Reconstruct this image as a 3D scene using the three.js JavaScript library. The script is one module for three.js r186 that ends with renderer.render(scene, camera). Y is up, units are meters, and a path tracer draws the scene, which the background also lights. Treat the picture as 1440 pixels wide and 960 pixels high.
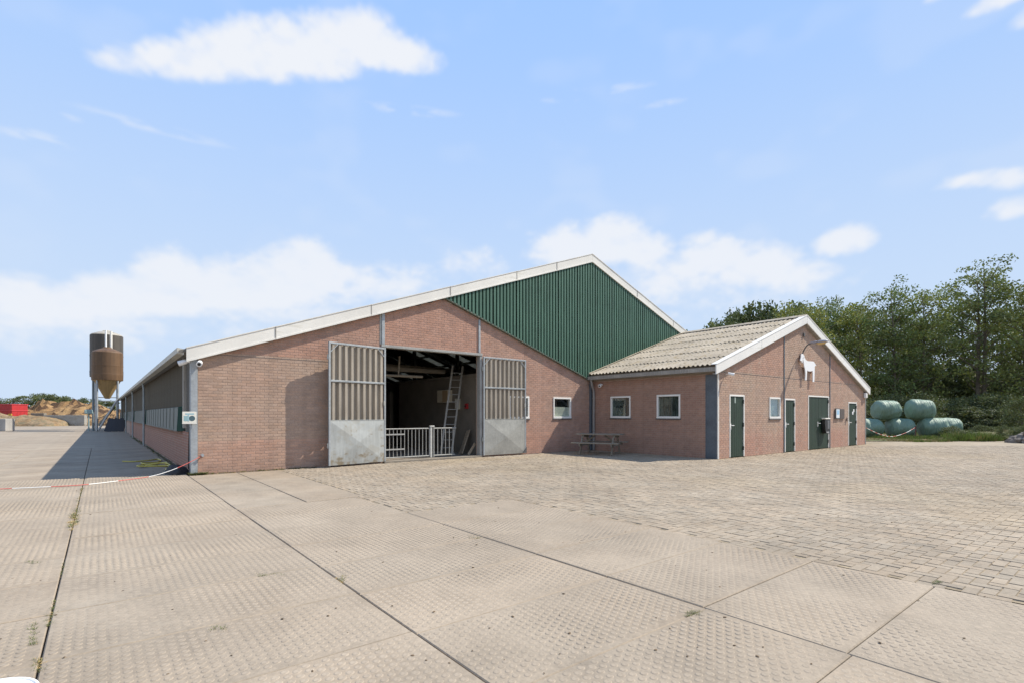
import * as THREE from 'three';
import { RoundedBoxGeometry } from 'three/addons/geometries/RoundedBoxGeometry.js';
import { mergeGeometries } from 'three/addons/utils/BufferGeometryUtils.js';

// ---------------------------------------------------------------- camera, sky, sun, exposure
const scene = new THREE.Scene();
const FOCAL = 727.24, HORIZON = 582.26, YAW = 38.5818 * Math.PI / 180;      // pixels of a 1440 x 960 frame; x = along the barn gable, -z = along the barn
const EYE = new THREE.Vector3(-1.815, 1.5, 15.02);
const camera = new THREE.PerspectiveCamera(2 * Math.atan(480 / FOCAL) * 180 / Math.PI, 1.5, 0.1, 1500);
camera.position.copy(EYE);
camera.rotation.set(0, -YAW, 0);
camera.setViewOffset(1440, 960, 0, 480 - HORIZON, 1440, 960);               // a shifted lens: verticals stay vertical
scene.add(camera);
const FWD = new THREE.Vector3(Math.sin(YAW), 0, -Math.cos(YAW)), RIGHT = new THREE.Vector3(Math.cos(YAW), 0, Math.sin(YAW));
const at = (u, depth, y = 0) => EYE.clone().addScaledVector(FWD, depth).addScaledVector(RIGHT, (u - 720) / FOCAL * depth).setY(y);

const renderer = new THREE.WebGLRenderer({ antialias: true });
renderer.toneMapping = THREE.LinearToneMapping;
renderer.toneMappingExposure = 1.3;
renderer.shadowMap.enabled = true;

const SUN_DIR = new THREE.Vector3(0.81, 1, 0.33).normalize();
const sun = new THREE.DirectionalLight(new THREE.Color(1, 0.93, 0.81), 5.0);
sun.position.copy(SUN_DIR).multiplyScalar(120);
sun.castShadow = true; sun.shadow.mapSize.set(4096, 4096); sun.shadow.radius = 1;
Object.assign(sun.shadow.camera, { left: -70, right: 70, top: 70, bottom: -70, near: 1, far: 300 });
scene.add(sun); scene.add(sun.target);

// ---------------------------------------------------------------- seeded randomness and noise
function rngOf(seed) { let a = seed >>> 0; return () => { a = (a + 0x6D2B79F5) | 0; let t = Math.imul(a ^ (a >>> 15), 1 | a); t = (t + Math.imul(t ^ (t >>> 7), 61 | t)) ^ t; return ((t ^ (t >>> 14)) >>> 0) / 4294967296; }; }
const rnd = rngOf(7);
const rr = (a, b, r = rnd) => a + (b - a) * r();
const clamp = (x, a = 0, b = 1) => Math.min(b, Math.max(a, x));
const mix = (a, b, t) => a + (b - a) * t;
const sm = (a, b, x) => { const t = clamp((x - a) / (b - a)); return t * t * (3 - 2 * t); };
const hash = (x, y, s = 0) => { let h = Math.imul(x | 0, 374761393) + Math.imul(y | 0, 668265263) + Math.imul(s | 0, 2147483647 - 1013904223); h = Math.imul(h ^ (h >>> 13), 1274126177); h ^= h >>> 16; return (h >>> 0) / 4294967296; };
function noise(x, y, s = 0, per = 0) {
  const xi = Math.floor(x), yi = Math.floor(y), fx = x - xi, fy = y - yi, u = fx * fx * (3 - 2 * fx), v = fy * fy * (3 - 2 * fy);
  const w = per ? (q) => ((q % per) + per) % per : (q) => q;
  return mix(mix(hash(w(xi), w(yi), s), hash(w(xi + 1), w(yi), s), u), mix(hash(w(xi), w(yi + 1), s), hash(w(xi + 1), w(yi + 1), s), u), v);
}
function fbm(x, y, s = 0, oct = 4, per = 0) { let a = 0.5, t = 0, n = 0; for (let i = 0; i < oct; i++) { t += a * noise(x, y, s + i * 17, per); n += a; a *= 0.5; x *= 2; y *= 2; per *= 2; } return t / n; }

// ---------------------------------------------------------------- the sky: air and clouds, one map all round
{
  const W = 2048, H = 1024, data = new Float32Array(W * H * 4);
  const D = Math.PI / 180, blobs = [];
  const dirOf = (u, v) => { const az = Math.atan((u - 720) / FOCAL); return [az / D, Math.atan((HORIZON - v) / FOCAL * Math.cos(az)) / D]; };
  const blob = (u, v, ru, rv, amp = 1, base = 0.6) => { const [a, e] = dirOf(u, v), [a1] = dirOf(u + ru, v), [, e1] = dirOf(u, v - rv); blobs.push([a, e, Math.abs(a1 - a) * 0.86, Math.abs(e1 - e) * (v > 300 ? 0.92 : 0.8), amp, base]); };
  // cumulus over the barn's left part
  for (const [u, v, ru, rv, q] of [[165, 92, 48, 20, 1.0], [205, 88, 58, 28, 1.2], [255, 84, 62, 36, 1.3], [310, 76, 66, 46, 1.35], [365, 70, 68, 54, 1.4], [420, 70, 68, 56, 1.4], [472, 60, 64, 60, 1.4], [515, 58, 56, 58, 1.4], [560, 76, 50, 42, 1.25], [590, 88, 40, 26, .9], [350, 92, 66, 26, 1.2], [450, 92, 66, 26, 1.2], [280, 96, 60, 20, 1.1]]) blob(u, v, ru * 1.08, rv * 1.06, q * .82, .85);
  // bank low on the left
  blob(30, 428, 70, 55, 1.05, .75); blob(95, 430, 60, 40, .9, .7); blob(165, 420, 75, 45, 1, .75); blob(235, 395, 62, 52, 1.1, .75); blob(255, 418, 110, 42, 1, .8); blob(345, 405, 75, 45, 1, .8); blob(425, 378, 62, 52, 1.12, .9); blob(385, 400, 100, 50, 1, .8); blob(490, 398, 80, 38, .8, .9); blob(570, 395, 70, 30, .62, 1.2); blob(120, 462, 220, 40, .55, 1.2); blob(380, 445, 230, 40, .5, 1.2);
  // behind the ridge and to its right
  blob(800, 350, 72, 42, 1, .9); blob(858, 340, 72, 42, 1.1, .9); blob(905, 352, 50, 30, .95, .9); blob(1000, 360, 58, 38, 1.1, .9); blob(1065, 375, 75, 38, 1, .9); blob(940, 385, 110, 36, .8, 1.2); blob(1120, 390, 70, 28, .75, 1.2); blob(1188, 341, 52, 25, 1.08, .9); blob(670, 372, 60, 30, .6, 1.2); blob(1000, 420, 230, 34, .5, 1.2);
  // right edge
  blob(1345, 258, 40, 18, .9); blob(1385, 254, 46, 20, .9); blob(1425, 255, 46, 24, .95); blob(1420, 298, 50, 26, .85); blob(1405, 2, 70, 28, .95); blob(1445, 28, 40, 26, .9); blob(1330, -10, 50, 18, .8);
  const wisps = [[220, 181, 120, 9], [850, 127, 80, 8], [575, 155, 80, 8], [40, 190, 90, 12], [800, 139, 50, 5], [930, 146, 40, 5], [80, 160, 40, 7]].map(([u, v, ru, rv]) => { const [a, e] = dirOf(u, v); return [a, e, Math.abs(dirOf(u + ru, v)[0] - a), Math.abs(dirOf(u, v - rv)[1] - e)]; });
  const r2 = rngOf(21);                                                      // the rest of the round: the same kind of sky
  for (let k = 0; k < 26; k++) {
    const a = 78 + r2() * 204, e = 6 + Math.pow(r2(), 1.6) * 40, w = 5 + r2() * 7, h = 2.2 + r2() * 2.2;
    for (let j = 0; j < 5; j++) blobs.push([a + (r2() - .5) * w * 2, e + (r2() - .3) * h, w * (.5 + r2() * .6), h * (.7 + r2() * .5), .95, e < 14 ? 1.3 : .7]);
  }
  const yaw = YAW / D;
  for (let y = 0; y < H; y++) {
    const el = (y + 0.5) / H * 180 - 90, e = Math.max(el, 0), row = el < -1 ? [] : blobs.filter((B) => { const dy = el - B[1]; return dy < B[3] * 1.3 && dy > -B[3] * B[5] * 1.3; });
    if (el < -1) { for (let x = 0; x < W; x++) { const i = (y * W + x) * 4; data[i] = 0.50; data[i + 1] = 0.59; data[i + 2] = 0.71; data[i + 3] = 1; } continue; }
    for (let x = 0; x < W; x++) {
      // direction of this column: atan2(z, x) = (x / W - 0.5) 2 pi ; azimuth right of the -z axis
      const th = ((x + 0.5) / W - 0.5) * 360, az = ((th + 90 - yaw + 540) % 360) - 180;
      const k = sm(0, 46, e), k2 = sm(40, 90, e);
      let r = mix(mix(0.48, 0.270, k), 0.15, k2), g = mix(mix(0.585, 0.445, k), 0.29, k2), b = mix(mix(0.73, 0.785, k), 0.60, k2);
      const n0 = row.length ? fbm(az * 0.47 + 317.3, el * 0.85 + 4.6, 19, 5) : 0.5, n1 = fbm(az * 0.16 + 90, el * 0.3, 9, 3), n2 = row.length ? fbm(az * 1.7 + 11, el * 2.6, 13, 4) : 0.5;
      let d = 0, sw = 0, low = 0;
      for (let i = 0; i < row.length; i++) {
        const B = row[i]; let da = az - B[0]; if (da > 180) da -= 360; else if (da < -180) da += 360;
        if (da > B[2] * 1.3 || da < -B[2] * 1.3) continue;
        const dy = el - B[1], fx = da / B[2], fy = dy / (B[3] * (dy < 0 ? B[5] : 1)), q = 1 - fx * fx - fy * fy;
        if (q > -0.7) { const v = B[4] * (q + 0.7) * 0.6; d = Math.max(d, v) + 0.22 * Math.min(d, v); low += v * clamp((24 - B[1]) / 8); sw += v; }
      }
      if (sw > 0) low /= sw;
      let c = d > 0 ? sm(0.20, mix(1.12, 0.98, low), d + (n0 - 0.5) * 0.66 + (n2 - 0.5) * 0.34) * mix(0.97, 0.88, low) * clamp(0.68 + 0.7 * n0) : 0;
      for (const [a, be, ra, re] of wisps) { const q = 1 - ((az - a) / ra) ** 2 - ((el - be) / re) ** 2; if (q > 0) c = Math.max(c, 0.42 * q * sm(0.42, 0.72, fbm(az * 0.5 + 40, el * 2.6, 31, 4))); }
      c = Math.max(c, 0.10 * sm(0.5, 0.8, n1) * sm(2, 20, e));
      
      r = mix(r, 0.675, c); g = mix(g, 0.695, c); b = mix(b, 0.735, c);
      const i = (y * W + x) * 4; data[i] = r; data[i + 1] = g; data[i + 2] = b; data[i + 3] = 1;
    }
  }
  const sky = new THREE.DataTexture(data, W, H, THREE.RGBAFormat, THREE.FloatType);
  sky.mapping = THREE.EquirectangularReflectionMapping; sky.magFilter = THREE.LinearFilter; sky.needsUpdate = true;
  scene.background = sky; scene.environment = sky;
}

// ---------------------------------------------------------------- computed textures (colour, grain and wear only)
const lin2s = (c) => c <= 0.0031308 ? c * 12.92 : 1.055 * Math.pow(c, 1 / 2.4) - 0.055;
function tex(size, metres, fn, colour = true) {
  const d = new Uint8Array(size * size * 4);
  for (let y = 0; y < size; y++) for (let x = 0; x < size; x++) {
    const v = fn(x / size, y / size), i = (y * size + x) * 4;
    for (let k = 0; k < 3; k++) { const q = Array.isArray(v) ? v[k] : v; d[i + k] = Math.round(255 * clamp(colour ? lin2s(clamp(q)) : q)); }
    d[i + 3] = 255;
  }
  const t = new THREE.DataTexture(d, size, size, THREE.RGBAFormat);
  t.wrapS = t.wrapT = THREE.RepeatWrapping; t.magFilter = THREE.LinearFilter; t.minFilter = THREE.LinearMipmapLinearFilter; t.generateMipmaps = true; t.anisotropy = 8;
  if (colour) t.colorSpace = THREE.SRGBColorSpace;
  t.repeat.set(1 / (metres[0] ?? metres), 1 / (metres[1] ?? metres)); t.needsUpdate = true;
  return t;
}
const P = (x, y, n, s, o = 4) => fbm(x * n, y * n, s, o, n);
const T = {
  concrete: tex(1024, 2.3, (x, y) => {
    const a = P(x, y, 5, 1, 5), f = P(x, y, 90, 2, 3), sp = noise(x * 300, y * 300, 5, 300), pit = noise(x * 190, y * 190, 8, 190);
    let v = 0.80 + (a - 0.5) * 0.34 + (f - 0.5) * 0.26; if (sp > 0.93) v += 0.18; if (pit > 0.955) v -= 0.28;
    const w = (P(x, y, 3, 11, 3) - 0.5) * 0.08; return [v * (1 + w), v, v * (1 - w)];
  }),
  concreteBump: tex(512, 1.15, (x, y) => 0.5 + (P(x, y, 60, 4, 3) - 0.5) * 0.9 - (noise(x * 120, y * 120, 6, 120) > 0.94 ? 0.3 : 0), false),
  grain: tex(512, 0.9, (x, y) => { const v = 0.86 + (P(x, y, 70, 21, 3) - 0.5) * 0.4 + (P(x, y, 6, 22, 4) - 0.5) * 0.3; return [v, v, v]; }),
  galv: tex(512, [1.2, 1.2], (x, y) => { const s = P(x, y, 40, 31, 2), st = fbm(x * 24, y * 3, 33, 3), b = P(x, y, 4, 34, 4); const v = 0.78 + (s - 0.5) * 0.22 + (st - 0.5) * 0.12 + (b - 0.5) * 0.4; return [v * 0.98, v, v * 1.01]; }),
  streak: tex(512, [1.1, 2.4], (x, y) => { const st = fbm(x * 64, y * 2, 41, 3, 0), b = P(x, y, 5, 43, 4), f = P(x, y, 80, 44, 2); const v = 0.74 + (st - 0.5) * 0.55 + (b - 0.5) * 0.34 + (f - 0.5) * 0.15; return [v, v * 0.985, v * 0.955]; }),
  plate: tex(1024, [1.9, 1.35], (x, y) => {                                  // galvanised kick plate: mottled zinc with dung and rust splashes near its foot
    const b = P(x, y, 5, 51, 5), st = fbm(x * 40, y * 4, 52, 3), h = y * 1.35; let v = 0.76 + (b - 0.5) * 0.34 + (st - 0.5) * 0.2; let c = [v * 0.95, v * 0.99, v * 1.0];
    const sp = P(x, y, 11, 55, 5), k = sm(0.55, 0.80, sp + (h < 0.34 ? 0.17 - h * 0.62 : -0.14)) * 0.75; const br = [0.40, 0.30, 0.17];
    const k2 = sm(0.6, 0.7, P(x, y, 7, 58, 4)) * 0.35; c = c.map((q, i) => mix(q, [0.62, 0.58, 0.50][i], k2)); return c.map((q, i) => mix(q, br[i], k));
  }),
  board: tex(512, 2.6, (x, y) => { const b = P(x, y, 4, 61, 5), st = fbm(x * 8, y * 60, 62, 3), f = P(x, y, 90, 63, 2); const v = 0.93 + (b - 0.5) * 0.22 + (f - 0.5) * 0.07, k = sm(0.6, 0.78, st * 0.5 + b * 0.5) * 0.35; return [mix(v, 0.62, k), mix(v * 0.985, 0.6, k), mix(v * 0.945, 0.5, k)]; }),
  roof: tex(1024, 3.1, (x, y) => {
    const b = P(x, y, 4, 71, 5), f = P(x, y, 110, 72, 3), l = P(x, y, 26, 73, 4), s = noise(x * 240, y * 240, 75, 240); let v = 0.76 + (b - 0.5) * 0.42 + (f - 0.5) * 0.3; let c = [v, v * 0.95, v * 0.86];
    const k = sm(0.58, 0.72, l) * 0.55; c = c.map((q, i) => mix(q, [0.33, 0.29, 0.21][i], k)); const k2 = sm(0.64, 0.74, P(x, y, 17, 77, 4)) * 0.4; c = c.map((q, i) => mix(q, [0.62, 0.50, 0.28][i], k2)); if (s > 0.94) c = c.map((q) => q + 0.16); return c;
  }),
  wood: tex(512, [0.8, 0.8], (x, y) => { const w = fbm(x * 3, y * 70, 81, 4), k = P(x, y, 5, 82, 3); const v = 0.7 + (w - 0.5) * 0.7 + (k - 0.5) * 0.25; return [v, v * 0.96, v * 0.9]; }),
  soil: tex(1024, 3.2, (x, y) => { const b = P(x, y, 6, 91, 5), f = P(x, y, 100, 92, 3); const v = 0.7 + (b - 0.5) * 0.6 + (f - 0.5) * 0.6; return [v, v * 0.97, v * 0.9]; }),
  soilBump: tex(512, 1.3, (x, y) => P(x, y, 24, 95, 4), false),
  film: tex(512, 1.4, (x, y) => { const b = P(x, y, 7, 101, 4), f = fbm(x * 10, y * 60, 103, 3); const v = 0.84 + (b - 0.5) * 0.3 + (f - 0.5) * 0.14; return [v, v, v]; }),
  filmBump: tex(512, 1.4, (x, y) => 0.5 + (fbm(x * 9, y * 46, 105, 4) - 0.5) * 0.9 + (P(x, y, 6, 107, 3) - 0.5) * 0.6, false),
  smear: tex(512, 1.0, (x, y) => { const b = P(x, y, 5, 111, 4), st = fbm(x * 26, y * 5, 113, 4), k = sm(0.42, 0.62, st * 0.55 + b * 0.45), f = P(x, y, 60, 115, 2); const v = mix(0.25, 1, k) * (0.8 + 0.4 * f); return [v * 0.95, v, v * 0.97]; }),
};
const C = (r, g, b) => new THREE.Color().setRGB(r, g, b);
function mat(color, { map, bump, bs = 0.002, rough = 0.85, metal = 0, vc = false, side = THREE.DoubleSide, ...rest } = {}) {
  const phys = 'transmission' in rest || 'clearcoat' in rest || 'sheen' in rest;
  const o = { color: Array.isArray(color) ? C(...color) : new THREE.Color(color), roughness: rough, metalness: metal, vertexColors: vc, side, ...rest };
  if (map) o.map = map; if (bump) { o.bumpMap = bump; o.bumpScale = bs; }
  return phys ? new THREE.MeshPhysicalMaterial(o) : new THREE.MeshStandardMaterial(o);
}

// ---------------------------------------------------------------- mesh building: MB collects faces, build() makes ONE named mesh
const v3 = (x, y, z) => new THREE.Vector3(x, y, z);
class MB {
  constructor() { this.p = []; this.n = []; this.c = []; }
  tri(a, b, c, col = [1, 1, 1], na, nb, nc) {
    const ux = b[0] - a[0], uy = b[1] - a[1], uz = b[2] - a[2], wx = c[0] - a[0], wy = c[1] - a[1], wz = c[2] - a[2];
    let nx = uy * wz - uz * wy, ny = uz * wx - ux * wz, nz = ux * wy - uy * wx; const l = Math.hypot(nx, ny, nz) || 1; const n = [nx / l, ny / l, nz / l];
    this.p.push(...a, ...b, ...c); this.n.push(...(na || n), ...(nb || n), ...(nc || n)); this.c.push(...col, ...col, ...col); return this;
  }
  quad(a, b, c, d, col, n) { this.tri(a, b, c, col, n && n[0], n && n[1], n && n[2]); return this.tri(a, c, d, col, n && n[0], n && n[2], n && n[3]); }
  box(x0, x1, y0, y1, z0, z1, col, skip = '') {
    const A = [x0, y0, z1], B = [x1, y0, z1], Cc = [x1, y1, z1], D = [x0, y1, z1], E = [x0, y0, z0], F = [x1, y0, z0], G = [x1, y1, z0], H = [x0, y1, z0];
    if (!skip.includes('f')) this.quad(A, B, Cc, D, col); if (!skip.includes('b')) this.quad(F, E, H, G, col);
    if (!skip.includes('l')) this.quad(E, A, D, H, col); if (!skip.includes('r')) this.quad(B, F, G, Cc, col);
    if (!skip.includes('t')) this.quad(D, Cc, G, H, col); if (!skip.includes('u')) this.quad(E, F, B, A, col); return this;
  }
  rbox(x0, x1, y0, y1, z0, z1, r = 0.006, col, m) { const g = new RoundedBoxGeometry(x1 - x0, y1 - y0, z1 - z0, 1, Math.min(r, (x1 - x0) / 2.1, (y1 - y0) / 2.1, (z1 - z0) / 2.1)); g.translate((x0 + x1) / 2, (y0 + y1) / 2, (z0 + z1) / 2); if (m) g.applyMatrix4(m); return this.geo(g, null, col); }
  bar(p, q, w, h, col, up = v3(0, 1, 0)) {                                    // a square beam from p to q, w across, h along "up"
    p = v3(...p); q = v3(...q); const d = q.clone().sub(p), L = d.length(); d.normalize(); if (Math.abs(d.dot(up)) > 0.98) up = v3(1, 0, 0);
    const s = d.clone().cross(up).normalize(), t = s.clone().cross(d).normalize();
    const m = new THREE.Matrix4().makeBasis(s, t, d.clone().negate()).setPosition(p.clone().add(q).multiplyScalar(0.5));
    return this.rbox(-w / 2, w / 2, -h / 2, h / 2, -L / 2, L / 2, Math.min(w, h) * 0.12, col, m);
  }
  geo(g, m, col = [1, 1, 1]) {
    g = g.index ? g.toNonIndexed() : g; if (m) g = g.clone().applyMatrix4(m); if (!g.attributes.normal) g.computeVertexNormals();
    const p = g.attributes.position.array, n = g.attributes.normal.array; for (let i = 0; i < p.length; i++) { this.p.push(p[i]); this.n.push(n[i]); } for (let i = 0; i < p.length / 3; i++) this.c.push(...col); return this;
  }
  tube(pts, r, seg = 8, col, steps) { const cv = new THREE.CatmullRomCurve3(pts.map((q) => v3(...q)), false, 'centripetal'); return this.geo(new THREE.TubeGeometry(cv, steps || pts.length * 6, r, seg, false), null, col); }
  rod(p, q, r, seg = 10, col, r2) { p = v3(...p); q = v3(...q); const d = q.clone().sub(p), L = d.length(); const g = new THREE.CylinderGeometry(r2 ?? r, r, L, seg, 1); g.applyMatrix4(new THREE.Matrix4().makeRotationFromQuaternion(new THREE.Quaternion().setFromUnitVectors(v3(0, 1, 0), d.normalize())).setPosition(p.add(q).multiplyScalar(0.5))); return this.geo(g, null, col); }
  poly(pts, z0, z1, col, holes = []) { const s = new THREE.Shape(pts.map(([x, y]) => new THREE.Vector2(x, y))); for (const h of holes) s.holes.push(new THREE.Path(h.map(([x, y]) => new THREE.Vector2(x, y)))); const g = new THREE.ExtrudeGeometry(s, { depth: z1 - z0, bevelEnabled: false }); g.translate(0, 0, z0); return this.geo(g, null, col); }
  xf(m) { const v = v3(), nm = new THREE.Matrix3().getNormalMatrix(m); for (let i = 0; i < this.p.length; i += 3) { v.fromArray(this.p, i).applyMatrix4(m).toArray(this.p, i); v.fromArray(this.n, i).applyMatrix3(nm).normalize().toArray(this.n, i); } return this; }
  geometry(ox = 0, oz = 0) {
    const g = new THREE.BufferGeometry(), n = this.p.length / 3, uv = new Float32Array(n * 2);
    for (let i = 0; i < n; i += 3) {                                         // uv in metres, by the way each face points
      const a = Math.abs(this.n[i * 3] + this.n[i * 3 + 3] + this.n[i * 3 + 6]), b = Math.abs(this.n[i * 3 + 1] + this.n[i * 3 + 4] + this.n[i * 3 + 7]), c = Math.abs(this.n[i * 3 + 2] + this.n[i * 3 + 5] + this.n[i * 3 + 8]);
      for (let j = i; j < i + 3; j++) { const x = this.p[j * 3] + ox, y = this.p[j * 3 + 1], z = this.p[j * 3 + 2] + oz; if (b > a && b > c) { uv[j * 2] = x; uv[j * 2 + 1] = z; } else if (a > c) { uv[j * 2] = z; uv[j * 2 + 1] = y; } else { uv[j * 2] = x; uv[j * 2 + 1] = y; } }
    }
    g.setAttribute('position', new THREE.BufferAttribute(new Float32Array(this.p), 3)); g.setAttribute('normal', new THREE.BufferAttribute(new Float32Array(this.n), 3));
    g.setAttribute('uv', new THREE.BufferAttribute(uv, 2)); g.setAttribute('color', new THREE.BufferAttribute(new Float32Array(this.c), 3)); return g;
  }
  build(name, material, parent = scene, ox, oz) { return put(new THREE.Mesh(this.geometry(ox, oz), material), name, parent); }
}
function put(o, name, parent = scene) { o.castShadow = o.receiveShadow = true; o.name = parent === scene ? numbered(name) : name; parent.add(o); return o; }
const taken = new Map();
function numbered(name) { const k = taken.get(name) ?? 0; taken.set(name, k + 1); return k ? `${name}_${String(k).padStart(3, '0')}` : name; }
function tag(o, label, category, group, kind) { o.userData.label = label; if (category) o.userData.category = category; if (group) o.userData.group = group; if (kind) o.userData.kind = kind; return o; }
function thing(name, label, category, [x, y, z] = [0, 0, 0], turn = 0, group) { const o = new THREE.Group(); o.name = numbered(name); scene.add(o); o.position.set(x, y, z); o.rotation.y = turn; return tag(o, label, category, group); }
function copyOf(o, label, [x, y, z], turn = 0, group) { const c = o.clone(); c.name = numbered(o.name.replace(/_\d{3}$/, '')); scene.add(c); c.position.set(x, y, z); c.rotation.y = turn; c.userData = { ...o.userData, label }; if (group) c.userData.group = group; return c; }
function structure(o) { o.userData.kind = 'structure'; return o; }
function sub(name, parent) { const g = new THREE.Group(); g.name = name; parent.add(g); return g; }
// ---------------------------------------------------------------- materials
const M = {
  concrete: mat([0.390, 0.319, 0.239], { map: T.concrete, bump: T.concreteBump, bs: 0.003, rough: 0.92, vc: true }),
  stud: mat([0.394, 0.322, 0.242], { map: T.concrete, rough: 0.9 }),
  paver: mat([0.390, 0.320, 0.238], { map: T.concrete, bump: T.concreteBump, bs: 0.003, rough: 0.93, vc: true }),
  bed: mat([0.17, 0.14, 0.11], { map: T.soil, rough: 1 }),
  soil: mat([0.17, 0.15, 0.10], { map: T.soil, bump: T.soilBump, bs: 0.03, rough: 1 }),
  brick: mat([1, 1, 1], { map: T.grain, rough: 0.93, vc: true }),
  mortar: mat([0.45, 0.33, 0.265], { map: T.grain, rough: 0.96 }),
  galv: mat([0.46, 0.48, 0.49], { map: T.galv, rough: 0.55, metal: 0.35 }),
  galvDull: mat([0.44, 0.43, 0.40], { map: T.galv, rough: 0.7, metal: 0.15 }),
  plate: mat([0.52, 0.52, 0.50], { map: T.plate, rough: 0.62, metal: 0.2 }),
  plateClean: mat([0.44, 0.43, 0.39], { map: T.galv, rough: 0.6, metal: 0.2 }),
  ribSheet: mat([0.45, 0.40, 0.335], { map: T.streak, rough: 0.7, metal: 0.1 }),
  green: mat([0.092, 0.195, 0.140], { map: T.streak, rough: 0.42 }),
  doorGreen: mat([0.016, 0.045, 0.026], { map: T.streak, rough: 0.6 }),
  white: mat([0.88, 0.87, 0.85], { map: T.board, rough: 0.5 }),
  barge: mat([0.82, 0.80, 0.76], { map: T.board, rough: 0.6 }),
  whitePlastic: mat([0.82, 0.82, 0.81], { rough: 0.4 }),
  gutter: mat([0.40, 0.38, 0.35], { map: T.streak, rough: 0.6 }),
  fibre: mat([0.50, 0.455, 0.39], { map: T.roof, bump: T.concreteBump, bs: 0.004, rough: 0.95 }),
  darkRoof: mat([0.24, 0.23, 0.22], { map: T.roof, rough: 0.9 }),
  underRoof: mat([0.40, 0.39, 0.37], { map: T.roof, rough: 0.95 }),
  steelBlue: mat([0.14, 0.165, 0.19], { map: T.galv, rough: 0.6, metal: 0.2 }),
  block: mat([0.27, 0.235, 0.19], { map: T.concrete, bump: T.concreteBump, bs: 0.004, rough: 0.95 }),
  innerFloor: mat([0.36, 0.31, 0.25], { map: T.concrete, rough: 0.9 }),
  wood: mat([0.34, 0.305, 0.25], { map: T.wood, rough: 0.85 }),
  woodPale: mat([0.52, 0.43, 0.32], { map: T.wood, rough: 0.85 }),
  glass: mat([0.93, 0.96, 0.95], { rough: 0.03, transmission: 1, thickness: 0, ior: 1.5 }),
  black: mat([0.016, 0.016, 0.017], { rough: 0.45 }),
  rubber: mat([0.03, 0.03, 0.032], { rough: 0.8 }),
  grey: mat([0.30, 0.30, 0.30], { rough: 0.6 }),
  darkGrey: mat([0.10, 0.10, 0.10], { rough: 0.6 }),
  cladding: mat([0.125, 0.105, 0.072], { map: T.streak, rough: 0.85 }),
  flap: mat([0.215, 0.235, 0.21], { map: T.streak, rough: 0.6 }),
  teal: mat([0.05, 0.14, 0.12], { map: T.streak, rough: 0.5 }),
  red: mat([0.55, 0.035, 0.04], { map: T.streak, rough: 0.5 }),
  tapeRed: mat([0.60, 0.12, 0.095], { rough: 0.5 }),
  tapeWhite: mat([0.85, 0.84, 0.80], { rough: 0.5 }),
  yellow: mat([0.55, 0.46, 0.09], { rough: 0.5 }),
  film: mat([0.195, 0.295, 0.218], { map: T.film, bump: T.filmBump, bs: 0.08, rough: 0.55 }),
};

// ---------------------------------------------------------------- ground and paving
{
  const g = new THREE.PlaneGeometry(1600, 1600); g.rotateX(-Math.PI / 2); const uv = g.attributes.uv; for (let i = 0; i < uv.count; i++) uv.setXY(i, uv.getX(i) * 1600, uv.getY(i) * 1600);
  const o = structure(put(new THREE.Mesh(g, M.soil), 'ground')); o.position.y = -0.075; tag(o, 'flat grassy earth reaching out to the horizon', 'ground');
}
const inView = (x, z, m = 0.16) => { const dx = x - EYE.x, dz = z - EYE.z, d = dx * FWD.x + dz * FWD.z; if (d < 1.2) return -1; const l = (dx * RIGHT.x + dz * RIGHT.z) / d * FOCAL / 720; if (Math.abs(l) > 1 + m) return -1; if (FOCAL * 1.5 / d > (960 - HORIZON) * (1 + m)) return -1; return d; };
const tint = (x, z) => 0.92 + (fbm(x * 0.35 + 40, z * 0.35 + 9, 201, 4) - 0.5) * 0.22 + (fbm(x * 2.1, z * 2.1, 205, 3) - 0.5) * 0.22;

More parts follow.
